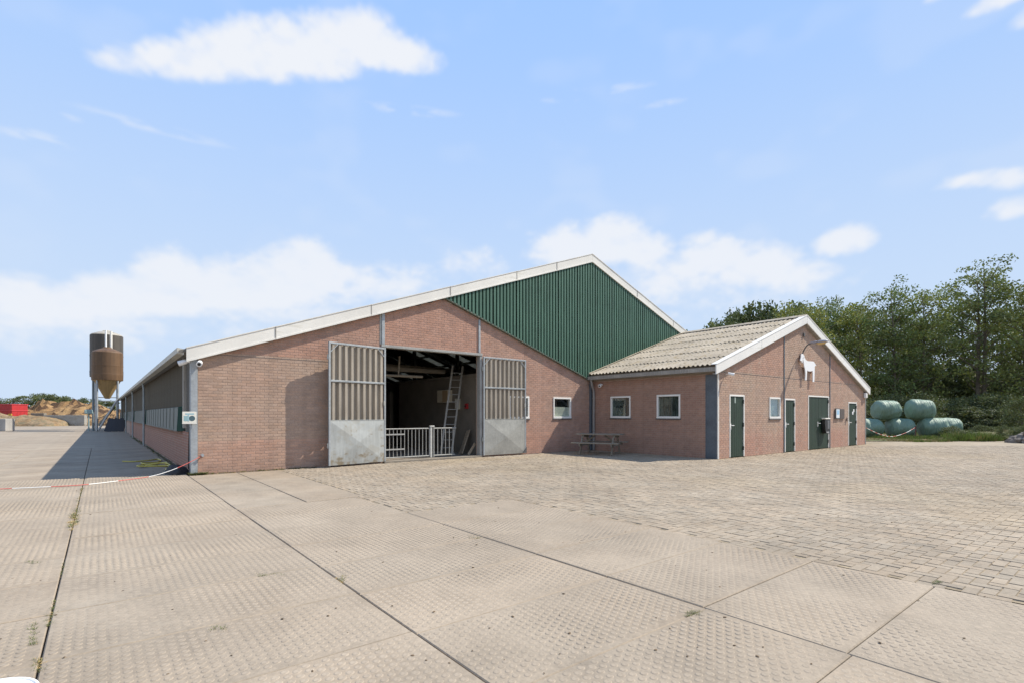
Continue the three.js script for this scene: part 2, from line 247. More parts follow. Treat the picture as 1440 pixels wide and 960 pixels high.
// concrete slabs, two by one metre, the joints parallel to the barn; studded on the yard side
const SX = [-14.1, -12.1, -10.1, -8.1, -6.1, -4.1, -2.1, -0.12, 1.86, 3.9];
{
  const yard = structure(put(new THREE.Group(), 'concrete_slab_yard')); tag(yard, 'yard of studded concrete slabs in long rows beside the barn', 'paving');
  new MB().box(-14.4, 3.92, -0.06, -0.03, -15, 21.5).build('joint_bed', M.bed, yard);
  const r = rngOf(33), studs = [];
  const slab = (x0, x1, z0, z1, studded) => {
    const jx = 0.0062, jz = 0.003, c = 0.007, y = rr(-0.004, 0.004, r), tone = rr(0.95, 1.04, r), warm = rr(-0.012, 0.012, r), m = new MB(), nx = 10, nz = 6;
    const a0 = x0 + jx, a1 = x1 - jx, b0 = z0 + jz, b1 = z1 - jz, X = (i) => mix(a0 + c, a1 - c, i / nx), Z = (j) => mix(b0 + c, b1 - c, j / nz);
    const col = (x, z) => { const t = tint(x, z) * tone; return [t * (1 + warm), t, t * (1 - warm)]; };
    for (let i = 0; i < nx; i++) for (let j = 0; j < nz; j++) {
      const p = [[X(i), y, Z(j + 1)], [X(i + 1), y, Z(j + 1)], [X(i + 1), y, Z(j)], [X(i), y, Z(j)]], cs = p.map((q) => col(q[0], q[2]));
      const k = m.c.length; m.quad(...p, cs[0]); [cs[0], cs[1], cs[2], cs[0], cs[2], cs[3]].forEach((q, n) => { m.c[k + n * 3] = q[0]; m.c[k + n * 3 + 1] = q[1]; m.c[k + n * 3 + 2] = q[2]; });
    }
    const yb = -0.032, t = col(x0, z0), e = [[a0, b1], [a1, b1], [a1, b0], [a0, b0]], f = [[a0 + c, b1 - c], [a1 - c, b1 - c], [a1 - c, b0 + c], [a0 + c, b0 + c]];
    for (let i = 0; i < 4; i++) { const j = (i + 1) % 4; m.quad([e[i][0], y - c, e[i][1]], [e[j][0], y - c, e[j][1]], [f[j][0], y, f[j][1]], [f[i][0], y, f[i][1]], t); m.quad([e[i][0], yb, e[i][1]], [e[j][0], yb, e[j][1]], [e[j][0], y - c, e[j][1]], [e[i][0], y - c, e[i][1]], t); }
    m.build('slab', M.concrete, yard);
    if (studded) {
      const s = 0.0685, sx = s * 0.866, edge = 0.05; let row = 0;
      for (let x = a0 + edge; x < a1 - edge; x += sx, row++) for (let z = b0 + edge + (row % 2) * s / 2; z < b1 - edge * 0.9; z += s) {
        const wear = fbm(x * 1.3 + 7, z * 1.3, 221, 3); if (wear < 0.26 && r() < 0.3) continue; const d = inView(x, z, 0.1); if (d < 0 || d > 24) continue;
        studs.push([x, y, z, clamp(0.62 + (wear - 0.42) * 1.8 + rr(-0.15, 0.15, r), 0.3, 1.15) * 0.85, rr(0.94, 1.06, r), tint(x, z) * tone * rr(0.97, 1.08, r)]);
      }
    }
  };
  for (let k = 0; k + 1 < SX.length; k++) {
    const x0 = SX[k], x1 = SX[k + 1], off = [0, -0.35, 0.2, -0.15, 0.3, 0, -0.05, 0.1, 0][k];
    for (let z = 15.8 + 4.92; z > -14.6; z -= 0.99) {
      const z0 = z - 0.99 + off * 0.3, z1 = z + off * 0.3;
      if (x0 > -0.2 && z1 < 0.2) continue; if (x0 > 1.8 && z1 < 8.2) continue;
      if (x0 > -0.2 && x1 < 1.9 && z1 < 6.0) continue;
      if ([[x0, z0], [x1, z0], [x0, z1], [x1, z1], [(x0 + x1) / 2, (z0 + z1) / 2]].every(([a, b]) => inView(a, b, 0.25) < 0)) continue;
      slab(x0, x1, z0, z1, z1 > -0.2);
    }
  }
  // plain slabs in front of the gable
  for (const [x0, x1] of [[-0.12, 0.96], [0.96, 1.98]]) for (let z = 0.16; z < 5.6; z += 1.94) slab(x0, x1, z, z > 3.9 ? 5.86 : z + 1.94, false);
  const sg = mergeGeometries([new THREE.CylinderGeometry(0.0185, 0.026, 0.0052, 11, 1, true).translate(0, 0.0026, 0).toNonIndexed(), new THREE.CircleGeometry(0.0185, 11).rotateX(-Math.PI / 2).translate(0, 0.0052, 0).toNonIndexed()]);
  const im = new THREE.InstancedMesh(sg, M.stud, studs.length), mm = new THREE.Matrix4();
  studs.forEach(([x, y, z, h, w, t], i) => { im.setMatrixAt(i, mm.makeScale(w, h, w).setPosition(x, y, z)); im.setColorAt(i, C(t, t, t)); });
  put(im, 'stud', yard); im.userData.kind = 'stuff'; console.log('studs', studs.length);
  // brushed concrete lane running on beside the barn
  const far = new MB(), cl = (x, z) => { const t = tint(x * 0.6, z * 0.25); return [t * 0.98, t * 0.99, t]; };
  for (let x = -22; x < 0; x += 1) for (let z = -14.6; z > -96; z -= 3) { if (x >= -14.1 || z <= -14.5) far.quad([x, -0.006, z], [x + 1, -0.006, z], [x + 1, -0.006, z - 3], [x, -0.006, z - 3], cl(x, z)); }
  far.build('concrete_lane', M.concrete, yard);
}

// clay-sized concrete pavers laid in herringbone
{
  const A = 0.105, J = 0.002, H = 0.0045, r = rngOf(55), list = [];
  const yard = structure(put(new THREE.Group(), 'paved_yard')); tag(yard, 'yard of small concrete pavers laid in herringbone before the annexe', 'paving');
  const inside = (x, z) => (z > 7.86 ? x > 3.93 : z > 5.87 ? x > 1.88 : x > 2.0) && z > 0.12 && !(x > 14.35 && z < 5.9) && !(x > 29 && z < 4.5 + (x - 29) * 0.55);
  const edge = (x) => x < 29 ? -1 : 0;
  const bed = new MB(); bed.quad([3.93, -0.0085, 24], [48, -0.0085, 24], [48, -0.0085, 7.86], [3.93, -0.0085, 7.86]); bed.quad([1.87, -0.0085, 7.86], [48, -0.0085, 7.86], [48, -0.0085, 0.1], [1.87, -0.0085, 0.1]); bed.build('sand_bed', mat([0.35, 0.29, 0.21], { map: T.soil, rough: 1 }), yard);
  const ix0 = Math.floor(1.8 / A), ix1 = Math.ceil(40 / A), iz0 = 0, iz1 = Math.ceil(24 / A);
  for (let i = ix0; i < ix1; i++) for (let j = iz0; j < iz1; j++) {
    const t = (((i - j) % 4) + 4) % 4; if (t !== 0 && t !== 3) continue;
    const w = t === 0 ? 2 : 1, d = t === 0 ? 1 : 2, x0 = i * A, z0 = j * A, cx = x0 + w * A / 2, cz = z0 + d * A / 2;
    if (!inside(cx, cz)) continue; const dep = inView(cx, cz, 0.12); if (dep < 0 || dep > 25) continue;
    list.push([dep, x0, x0 + w * A, z0, z0 + d * A, cx, cz]);
  }
  list.sort((a, b) => a[0] - b[0]); console.log('pavers', list.length);
  const m = new MB(), sand = (x, z) => sm(0.48, 0.66, fbm(x * 0.5 + 3, z * 0.9 + 8, 231, 4)) * sm(5.5, 1.5, z) * sm(5, 8, x) * 0.6 + sm(0.55, 0.7, fbm(x * 0.22, z * 0.22, 235, 4)) * 0.35;
  list.forEach(([dep, x0, x1, z0, z1, cx, cz], n) => {
    const y = rr(-0.0035, 0.0035, r), tx = rr(-0.012, 0.012, r), tz = rr(-0.012, 0.012, r), t = tint(cx * 0.8, cz * 0.8) * rr(0.9, 1.08, r), s = sand(cx, cz), w = rr(-0.02, 0.02, r);
    const col = [t * mix(1 + w, 1.04, s), t * mix(1, 0.99, s), t * mix(1 - w, 0.86, s)];
    const a0 = x0 + J, a1 = x1 - J, b0 = z0 + J, b1 = z1 - J, Y = (x, z) => y + (x - cx) * tx + (z - cz) * tz, e = [[a0, b1], [a1, b1], [a1, b0], [a0, b0]], f = [[a0 + H, b1 - H], [a1 - H, b1 - H], [a1 - H, b0 + H], [a0 + H, b0 + H]];
    const q = n < 300 ? new MB() : m;
    q.quad(...f.map(([x, z]) => [x, Y(x, z), z]), col);
    for (let i = 0; i < 4; i++) { const k = (i + 1) % 4; q.quad([e[i][0], y - 0.012, e[i][1]], [e[k][0], y - 0.012, e[k][1]], [f[k][0], Y(...f[k]), f[k][1]], [f[i][0], Y(...f[i]), f[i][1]], col); }
    if (n < 300) q.build('paver', M.paver, yard);
  });
  m.build('pavers_beyond', M.paver, yard).userData.kind = 'stuff';
  const far = new MB(); for (let x = 2; x < 60; x += 1) for (let z = 0; z < 24; z += 1) { const dd = (x - EYE.x) * FWD.x + (z - EYE.z) * FWD.z; if (dd < 24.2 || !inside(x + .5, z + .5)) continue; const t = tint(x * .8, z * .8) * 0.97; far.quad([x, -0.003, z + 1], [x + 1, -0.003, z + 1], [x + 1, -0.003, z], [x, -0.003, z], [t, t * .99, t * .95]); }
  far.build('distant_paving', M.paver, yard);
}
// ---------------------------------------------------------------- brickwork: each brick its own block proud of a mortar bed
const BP = 0.075, BL = 0.22, BJ = 0.0105;                                    // course height, brick length with joint, joint
// o: { name, parent, u0, u1, y0, top(u), holes [[u0,u1,y0,y1]], place(u, y, out) -> [x,y,z], tone(u, y) -> [r,g,b], single(u, y), flip }
function brickwork(o) {
  const r = rngOf(o.seed || 5), m = new MB(), singles = [], list = [];
  const put8 = (q, u0, u1, y0, y1, out, col) => {
    const c = 0.003, P0 = [[u0, y0], [u1, y0], [u1, y1], [u0, y1]], P1 = [[u0 + c, y0 + c], [u1 - c, y0 + c], [u1 - c, y1 - c], [u0 + c, y1 - c]];
    const F = P1.map(([u, y]) => o.place(u, y, out)), B = P0.map(([u, y]) => o.place(u, y, -0.0032)); const rev = (a) => o.flip ? a.reverse() : a;
    q.quad(...rev([...F]), col); for (let i = 0; i < 4; i++) { const k = (i + 1) % 4; q.quad(...rev([B[i], B[k], F[k], F[i]]), col); }
  };
  let row = 0;
  for (let y = o.y0; y < (o.yMax ?? 9); y += BP, row++) for (let u = o.u0 - (row % 2) * BL / 2; u < o.u1; u += BL) {
    let a = Math.max(u, o.u0) + BJ / 2, b = Math.min(u + BL, o.u1) - BJ / 2; const ya = y + BJ / 2, yb = y + BP - BJ / 2; const spans = [[a, b]];
    for (const [h0, h1, g0, g1] of o.holes || []) if (yb > g0 && ya < g1) for (let i = spans.length - 1; i >= 0; i--) { const [s, e] = spans[i]; if (e <= h0 || s >= h1) continue; spans.splice(i, 1); if (s < h0 - 0.02) spans.push([s, h0]); if (e > h1 + 0.02) spans.push([h1, e]); }
    for (const [s, e] of spans) {
      if (e - s < 0.02) continue; const t = Math.min(o.top(s), o.top(e)); if (ya > t - 0.02) continue;
      const c0 = o.tone((s + e) / 2, y), k = rr(0.93, 1.06, r), w = rr(-0.03, 0.03, r), out = rr(0.0005, 0.0024, r), yt = Math.min(yb, t);
      list.push([s, e, ya, yt, out, [c0[0] * k * (1 + w), c0[1] * k, c0[2] * k * (1 - w)]]);
    }
  }
  if (o.near) list.sort((p, q) => o.near(p) - o.near(q));
  const rest = o.near ? list.slice(300) : list; for (const q of o.near ? list.slice(0, 300) : []) { const b = new MB(); put8(b, ...q); b.build('brick', M.brick, o.parent); }
  for (const q of rest) put8(m, ...q);
  m.build('bricks', M.brick, o.parent).userData.kind = 'stuff'; return list.length;
}
const REDB = [0.485, 0.275, 0.202], TANB = [0.480, 0.345, 0.258];
const blend = (k) => REDB.map((q, i) => mix(q, TANB[i], k));

// a trapezoid-ribbed sheet: crest(s) of width cw every pitch, depth d; yTop/yBot functions of x; thin metal with folded thickness
function ribbed(m, x0, x1, pitch, cw, d, yBot, yTop, place, col, phase = 0, slope = 0.008) {
  const pts = []; for (let x = x0 - pitch; x < x1 + pitch; x += pitch) { const s = x + phase; pts.push([s, 0], [s + slope, d], [s + slope + cw, d], [s + 2 * slope + cw, 0]); }
  const P2 = pts.filter(([x]) => x > x0 && x < x1); const zAt = (x) => { for (let i = 0; i + 1 < pts.length; i++) if (pts[i][0] <= x && pts[i + 1][0] >= x) return mix(pts[i][1], pts[i + 1][1], (x - pts[i][0]) / Math.max(1e-6, pts[i + 1][0] - pts[i][0])); return 0; };
  const L = [[x0, zAt(x0)], ...P2, [x1, zAt(x1)]];
  for (let i = 0; i + 1 < L.length; i++) { const [a, za] = L[i], [b, zb] = L[i + 1]; if (yTop(a) <= yBot(a) && yTop(b) <= yBot(b)) continue; m.quad(place(a, yBot(a), za), place(b, yBot(b), zb), place(b, Math.max(yTop(b), yBot(b)), zb), place(a, Math.max(yTop(a), yBot(a)), za), col); }
}
// window: frame bars, pane, sill and an optional sheet behind the pane, in the plane of its parent group; x right, y up, z out
function windowIn(parent, w, h, m4, pane_backing, glassy = M.glass) {
  const g = sub('window', parent); g.applyMatrix4(m4); const f = 0.062;
  const fr = new MB(); fr.rbox(0, w, h - f, h, -0.08, 0.022, 0.005); fr.rbox(0, f, 0.075, h - f, -0.08, 0.02, 0.005); fr.rbox(w - f, w, 0.075, h - f, -0.08, 0.02, 0.005); fr.rbox(0, w, 0, 0.075, -0.08, 0.03, 0.006); fr.build('window_frame', M.white, g);
  new MB().box(f - 0.01, w - f + 0.01, 0.065, h - f + 0.01, -0.036, -0.03).build('pane', glassy, g);
  const sl = new MB(); sl.rbox(-0.03, w + 0.03, -0.042, -0.002, -0.1, 0.035, 0.006); sl.build('window_sill', M.darkGrey, g);
  if (pane_backing) { const b = new MB(); b.box(0.01, w - 0.01, 0.02, pane_backing.h ?? h - 0.02, -0.075, -0.068); b.build('pane_backing', pane_backing.m, g); }
  return g;
}

// ---------------------------------------------------------------- the barn
const ROOF_L = 0.350, ROOF_R = 0.368, RX = 14.4, RY = 8.22;                   // ridge
const barnTop = (x) => x < RX ? RY - ROOF_L * (RX - x) : RY - ROOF_R * (x - RX);
const BARN_END = -57, BARN_RIGHT = 28.9;
const greenLow = (x) => 5.37 - 0.345 * (x - 7.29);                             // the old gable's right slope
const brickTop = (x) => Math.min(barnTop(x) - 0.30, greenLow(x) - 0.02);
const barn = thing('barn', 'long low livestock barn of pinkish brick with green clad gable', 'barn');
{
  const wall = sub('brick_wall', barn);
  const W0 = [12.26, 13.25, 1.345, 2.185], W1 = [10.02, 11.0, 1.345, 2.185], OP = [5.05, 8.70, -0.2, 3.60];
  const holes = [W0, W1].map(([a, b, c, d]) => [[a, c], [b, c], [b, d], [a, d]]);
  const pts = []; for (const x of [0.12, RX]) pts.push(null);
  const outline = [[0.1, -0.05], [5.05, -0.05], [5.05, 3.60], [8.70, 3.60], [8.70, -0.05], [14.5, -0.05], [14.5, brickTop(14.5)], [7.29, 5.33], [7.29, 5.36], [0.1, barnTop(0.1) - 0.28]];
  new MB().poly(outline, -0.21, -0.003, undefined, holes).build('mortar_bed', M.mortar, wall);
  const stain = (x, y) => fbm(x * 0.7, y * 0.9, 301, 4);
  const bt = (x, y) => {
    const s = stain(x, y); let k;
    if (x < 5.05) k = y > 3.02 ? 0.25 + (s - 0.5) * 0.9 : 0.95 + (s - 0.5) * 1.0 - (y < 0.75 ? 0.45 : 0);
    else if (x < 8.7) k = 0.02 + (s - 0.5) * 0.7; else k = 0.22 + (s - 0.5) * 0.9;
    const drip = sm(0.62, 0.78, fbm(x * 5.2, y * 0.35, 307, 3)) * 0.12; return blend(clamp(k)).map((q) => q * (1 - drip) * (y < 0.16 ? 0.93 : 1));
  };
  const n = brickwork({ parent: wall, seed: 11, u0: 0.1, u1: 14.44, y0: 0.0, yMax: 5.6, top: brickTop, holes: [[...W0], [...W1], OP], place: (u, y, out) => [u, y, out], tone: bt, near: ([s, e, a]) => Math.hypot((s + e) / 2 - EYE.x, a - 1.3, EYE.z) });
  console.log('gable bricks', n);
  // expansion joint in the brickwork
  new MB().box(0.12, 5.0, 3.018, 3.03, -0.004, 0.003).build('joint', M.darkGrey, wall);
  // posts
  const post = (x0, x1, y0, y1, z0, z1, mm = M.galv) => { const b = new MB(); b.rbox(x0, x1, y0, y1, z0, z1, 0.008); return b.build('steel_post', mm, barn); };
  post(-0.055, 0.095, 0, 2.95, -0.16, 0.03, M.galv); post(5.0, 5.10, 3.66, barnTop(5) - 0.32, -0.1, 0.035); post(8.64, 8.72, 3.66, greenLow(8.68) - 0.06, -0.1, 0.035); post(8.69, 8.80, 0, 3.6, -0.15, 0.03, M.galvDull); post(14.34, 14.44, 0, 2.9, -0.05, 0.1, M.steelBlue);
  const sh = new MB(); sh.box(4.94, 4.998, 3.66, barnTop(5) - 0.34, -0.05, 0.012); sh.build('post_flange', M.galvDull, barn);
  const li = new MB(); li.rbox(4.98, 8.80, 3.575, 3.655, -0.18, 0.045, 0.008); li.build('lintel', M.galvDull, barn);
  new MB().rbox(5.05, 8.72, -0.02, 0.055, -0.16, 0.10, 0.01).build('threshold', M.block, barn);
  windowIn(barn, 0.99, 0.84, new THREE.Matrix4().setPosition(12.26, 1.345, 0.004), { m: mat([0.62, 0.60, 0.50], { map: T.film, rough: 0.7 }), h: 0.46 });
  windowIn(barn, 0.98, 0.84, new THREE.Matrix4().setPosition(10.02, 1.345, 0.004), null);
  // green profiled cladding, one mesh for each sheet
  const clad = sub('green_cladding', barn), pitch = 0.1535; let r = rngOf(4);
  for (let x = 7.1; x < 27.4; x += pitch * 7) {
    const t = rr(0.93, 1.06, r), m = new MB(), x1 = x + pitch * 7 + 0.01, low = (q) => q < 14.2 ? greenLow(q) : Math.max(2.6, 2.97 - (q - 14.2) * 0.02), ph = -x + 7.1 + Math.ceil((x - 7.1) / pitch - 1e-6) * pitch;
    ribbed(m, x, x1, pitch, 0.086, 0.09, low, (q) => barnTop(q) - 0.30, (a, b, z) => [a, b, z + 0.015], [t, t, t], ph, 0.005);
    if (m.p.length) m.build('cladding_sheet', M.green, clad);
  }
  const bk = new MB(); bk.poly([[7.1, 5.3], [14.3, 2.75], [28.7, 2.6], [28.7, barnTop(28.7) - 0.3], [RX, RY - 0.3], [7.1, barnTop(7.1) - 0.3]], -0.12, -0.02); bk.build('gable_backing', M.darkGrey, barn);
  const dt = new MB(); dt.bar([7.2, greenLow(7.2) - 0.005, 0.05], [14.42, greenLow(14.42) - 0.005, 0.05], 0.1, 0.05); dt.build('drip_trim', mat([0.16, 0.18, 0.14], { map: T.streak, rough: 0.6 }), barn);
  // barge boards, in lengths
  const cut = [-0.16, 1.9, 4.62, 7.42, 10.3, 12.35, RX];
  const board = (xa, xb, f, z) => { const m = new MB(), D = 0.305, e = 0.006; const a = [xa + e, f(xa)], b = [xb - e, f(xb)]; m.poly([[a[0], a[1] - D], [b[0], b[1] - D], [b[0], b[1]], [a[0], a[1]]], z, z + 0.035); m.poly([[a[0], a[1] - D - 0.03], [b[0], b[1] - D - 0.03], [b[0], b[1] - D + 0.012], [a[0], a[1] - D + 0.012]], z - 0.05, z + 0.052); m.poly([[a[0], a[1] - 0.002], [b[0], b[1] - 0.002], [b[0], b[1] + 0.02], [a[0], a[1] + 0.02]], z - 0.25, z + 0.05); m.build('barge_board', M.barge, barn); };
  for (let i = 0; i + 1 < cut.length; i++) board(cut[i], cut[i + 1], barnTop, 0.09 + (i % 2) * 0.004);
  const cut2 = [RX, 17.4, 20.2, 23, 26, 29.2]; for (let i = 0; i + 1 < cut2.length; i++) board(cut2[i], cut2[i + 1], barnTop, 0.09 + (i % 2) * 0.004);
  // clips where the boards meet
  for (const x of [...cut.slice(1, -1), ...cut2.slice(1, -1)]) { const y = barnTop(x), b = new MB(); b.poly([[x - 0.014, y - 0.30], [x + 0.014, y - 0.29], [x + 0.014, y + 0.012], [x - 0.014, y + 0.012]], 0.12, 0.134); b.build('board_clip', M.gutter, barn); }
  // soffit under the verge
  const so = new MB(); for (const [a, b] of [[-0.1, RX], [RX, 29]]) so.poly([[a, barnTop(a) - 0.30], [b, barnTop(b) - 0.30], [b, barnTop(b) - 0.27], [a, barnTop(a) - 0.27]], -0.05, 0.088); so.build('soffit', M.gutter, barn);
  // roof: left slope closed; right slope with translucent strips let in
  const roof = sub('roof', barn), th = 0.07;
  const slope = (m, xa, xb, z0, z1, lift = 0) => m.poly([[xa, barnTop(xa) - th + lift], [xb, barnTop(xb) - th + lift], [xb, barnTop(xb) + lift], [xa, barnTop(xa) + lift]], z0, z1);
  const ls = new MB(); slope(ls, -0.3, RX, BARN_END, 0.085, -0.006); ls.build('roof_slope', M.darkRoof, roof);
  const rs = new MB(), tr = []; let z = 0.085; for (; z > BARN_END;) { const zn = Math.max(BARN_END, z - 3.0); slope(rs, RX, 29.2, zn, z, -0.006); z = zn; if (z > BARN_END + 2) { slope(rs, RX, 16.5, z - 1, z, -0.006); slope(rs, 27.2, 29.2, z - 1, z, -0.006); const t = new MB(); slope(t, 16.5, 27.2, z - 1, z, -0.012); tr.push(t); z -= 1; } }
  rs.build('roof_slope', M.underRoof, roof); const trm = mat([0.80, 0.82, 0.78], { rough: 1, transmission: 0.22, thickness: 0, map: T.film }); tr.forEach((t) => t.build('translucent_sheet', trm, roof));
  // steel inside: purlins and portal frames
  for (const x of [3, 5.5, 8, 10.5, 13]) { const b = new MB(); b.box(x, x + 0.08, barnTop(x) - 0.27, barnTop(x) - 0.085, BARN_END + .5, -0.3); b.build('purlin', M.galvDull, roof); }
  for (const x of [15.6, 17.4, 19.2, 21, 22.8, 24.6, 26.4, 28.2]) { const b = new MB(); b.box(x, x + 0.08, barnTop(x + .08) - 0.27, barnTop(x + .08) - 0.09, BARN_END + .5, -0.3); b.build('purlin', M.galvDull, roof); }
  for (let k = 1; k < 10; k++) { const zz = -5.2 * k, b = new MB(); b.poly([[0.4, barnTop(.4) - .6], [RX, RY - .62], [28.6, barnTop(28.6) - .6], [28.6, barnTop(28.6) - .28], [RX, RY - .29], [.4, barnTop(.4) - .28]], zz - .06, zz + .06); for (const x of [7.3, RX, 21.5]) b.box(x - .09, x + .09, 0, barnTop(x) - .4, zz - .09, zz + .09); b.build('portal_frame', M.galvDull, barn); }
  // closing walls
  const cw = new MB(); cw.poly([[0.2, 0], [28.6, 0], [28.6, barnTop(28.6) - .1], [RX, RY - .1], [.2, barnTop(.2) - .1]], BARN_END, BARN_END + .15); cw.box(28.6, 28.8, 0, barnTop(28.8) - .08, BARN_END, -0.05); cw.poly([[14.52, 0], [28.6, 0], [28.6, 2.7], [14.52, 2.7]], -0.2, -0.02); cw.build('rear_wall', M.block, barn);
  new MB().box(0.2, 28.6, -0.06, 0.03, BARN_END + .15, -0.17).build('barn_floor', M.innerFloor, barn);
  // block partition to the right of the doorway
  const pw = new MB(); pw.box(9.15, 9.32, 0.03, 2.92, -7.2, -0.22); pw.box(9.10, 9.36, 2.92, 3.02, -7.3, -0.22); pw.box(9.15, 9.32, 0.03, 2.6, -14, -8.2); pw.box(9.15, 15, 0.03, 3.4, -14.2, -14); pw.build('block_partition', M.block, barn);
  const bm = new MB(); bm.box(5.0, 9.2, 3.15, 3.3, -3.3, -3.15); bm.box(1, 14, 3.5, 3.72, -6.4, -6.2); bm.rod([6.4, 3.55, -1.6], [6.35, 2.85, -1.6], 0.03); bm.rod([5.7, 2.85, -1.6], [7.3, 2.86, -1.6], 0.045); bm.build('inner_beam', M.wood, barn);
}
// left flank: low brick wall, hinged vent flaps, ribbed sheets above, gutter and pipes
{
  const wall = sub('flank_wall', barn);
  new MB().box(0.0, 0.2, -0.05, 1.04, BARN_END, -0.17).build('mortar_bed', M.mortar, wall);
  brickwork({ parent: wall, seed: 21, u0: 0.17, u1: 34, y0: 0, yMax: 1.0, top: () => 1.05, holes: [], flip: true, place: (u, y, out) => [-out, y, -u], tone: (u, y) => blend(clamp(0.1 + (fbm(u * 0.6, y, 311, 3) - 0.5) * 0.6)).map((q, i) => q * [0.80, 0.72, 0.70][i]) });  // flank brick colour lowered to paint in the shade on this side
  const r = rngOf(8), g = sub('flank_cladding', barn); new MB().box(0.06, 0.2, 1.04, 3.08, BARN_END, -0.17).build('cladding_backing', M.wood, g);
  for (let z = 0.2; z < 56; z += 1.05) { const t = rr(0.72, 1.2, r), m = new MB(), w = rr(-.06, .06, r); ribbed(m, z, Math.min(z + 1.03, 56.8), 0.2, 0.12, 0.035, () => 1.5, () => 3.02, (a, b, q) => [0.045 - q, b, -a], [t * (1 + w), t, t * (1 - w)], 0, 0.02); m.build('cladding_sheet', M.cladding, g); }
  const fl = sub('vent_flaps', barn); const segs = [[2.05, 14.7], [15.3, 25.2], [26.0, 36], [36.8, 46], [47, 56]];
  for (const [a, b] of segs) {
    const n = Math.round((b - a) / 1.05), w = (b - a) / n;
    for (let i = 0; i < n; i++) { const t = rr(0.86, 1.1, r), z0 = -(a + i * w) - 0.006, z1 = -(a + (i + 1) * w) + 0.006, m = new MB(), c = [t, t, t]; m.quad([-0.112, 1.06, z1], [-0.112, 1.06, z0], [-0.10, 1.70, z0], [-0.10, 1.70, z1], c); m.quad([-0.10, 1.70, z1], [-0.10, 1.70, z0], [0.04, 1.73, z0], [0.04, 1.73, z1], c); m.box(-0.125, -0.10, 1.03, 1.065, z1, z0, c); m.box(-0.12, 0.02, 1.055, 1.064, z1, z0, c); m.bar([-0.115, 1.07, z0 - 0.02], [-0.105, 1.70, z0 - 0.02], 0.03, 0.02, c, v3(-1, 0, 0)); m.build('vent_flap', M.flap, fl); }
    const e = new MB(), z0 = -a + 0.004; e.poly([[-0.145, 1.03], [0.04, 1.03], [0.04, 1.74], [-0.105, 1.715]], z0 - 0.03, z0); e.build('flap_end', M.teal, fl);
  }
  const gu = new MB(); gu.poly([[-0.34, 3.0], [-0.20, 2.97], [-0.18, 3.10], [-0.34, 3.13]], BARN_END, 0.06); gu.build('gutter', mat([0.60, 0.58, 0.52], { map: T.board, rough: 0.6 }), barn);
  const sf = new MB(); sf.box(-0.19, 0.1, 3.03, 3.06, BARN_END, 0.04); sf.build('eaves_board', M.gutter, barn);
  for (const z of [-15, -25.6, -36.2, -46.8]) { const p = new MB(); p.tube([[-0.24, 3.0, z], [-0.22, 2.9, z], [-0.20, 2.8, z], [-0.19, 2.6, z], [-0.19, 1.2, z], [-0.19, 0.02, z]], 0.045, 10); for (const y of [0.7, 1.9]) p.rod([-0.19, y, z], [-0.19, y + 0.04, z], 0.054, 10); p.build('downpipe', mat([0.42, 0.45, 0.44], { map: T.galv, rough: 0.55 }), barn); }
  const wp = new MB(); wp.rbox(-0.10, 0.0, 1.14, 2.98, -1.16, -1.02, 0.01); wp.build('white_post', mat([0.5, 0.48, 0.44], { map: T.streak, rough: 0.7 }), barn);
  const pn = new MB(); pn.rbox(-0.03, 0.05, 1.04, 2.98, -0.98, -0.18, 0.01); pn.build('corner_panel', mat([0.12, 0.11, 0.095], { map: T.streak, rough: 0.8 }), barn);
  const cb = new MB(); cb.tube([[-0.02, 1.2, -0.45], [-0.03, 0.8, -0.5], [-0.02, 0.1, -0.62]], 0.012, 6); cb.tube([[-0.02, 1.2, -0.38], [-0.03, 0.5, -0.38], [-0.02, 0.35, -0.38]], 0.012, 6); cb.rbox(-0.06, -0.005, 0.33, 0.45, -0.43, -0.33, 0.01); cb.build('cable', M.rubber, barn);
}
// the two open leaves of the barn door
function barnDoor(name, hx, hz, ang, w, label, plate, sheet) {
  const g = sub(name, barn); g.position.set(hx, 0.05, hz); g.rotation.y = ang; g.userData.label = label; const h = 3.5, f = 0.055, y1 = 1.29, mid = 2.38;
  const fr = new MB(); fr.rbox(0, f, 0, h, -0.025, 0.03, 0.006); fr.rbox(w - f, w, 0, h, -0.025, 0.03, 0.006); fr.rbox(f, w - f, h - f, h, -0.025, 0.03, 0.006); fr.rbox(f, w - f, 0, f, -0.025, 0.0, 0.006); fr.rbox(f, w - f, mid, mid + f, -0.02, 0.034, 0.006);
  fr.bar([f, h - 0.28, 0.02], [0.28, h - f, 0.02], 0.022, 0.022); fr.bar([w - f, h - 0.28, 0.02], [w - 0.28, h - f, 0.02], 0.022, 0.022); fr.build('door_frame', M.galv, g);
  const sh = new MB(); ribbed(sh, f, w - f, 0.2, 0.075, 0.075, () => y1 - 0.02, () => h - f, (x, y, z) => [x, y, z - 0.06], [1, 1, 1], 0.04, 0.022); sh.build('ribbed_sheet', sheet, g);
  const pl = new MB(), a = [0.004, 0.004, 0.018], b = [w - 0.004, 0.004, 0.018], c = [w - 0.004, y1, 0.018], d = [0.004, y1, 0.018], o = [w / 2, y1 / 2, 0.085]; pl.tri(a, b, o); pl.tri(b, c, o); pl.tri(c, d, o); pl.tri(d, a, o); pl.box(0.004, w - 0.004, 0.004, y1, 0.010, 0.0175); pl.rbox(0.002, w - 0.002, y1 - 0.012, y1 + 0.006, 0.0, 0.026, 0.003); pl.build('kick_plate', plate, g);
  for (const y of [0.5, 3.0]) { const hg = new MB(); hg.rod([-0.02, y, 0.0], [-0.02, y + 0.14, 0.0], 0.022, 8); hg.build('hinge', M.galvDull, g); }
  new MB().rbox(w - 0.09, w - 0.03, 1.72, 1.86, 0.025, 0.05, 0.006).build('latch', M.galvDull, g);
  return g;
}
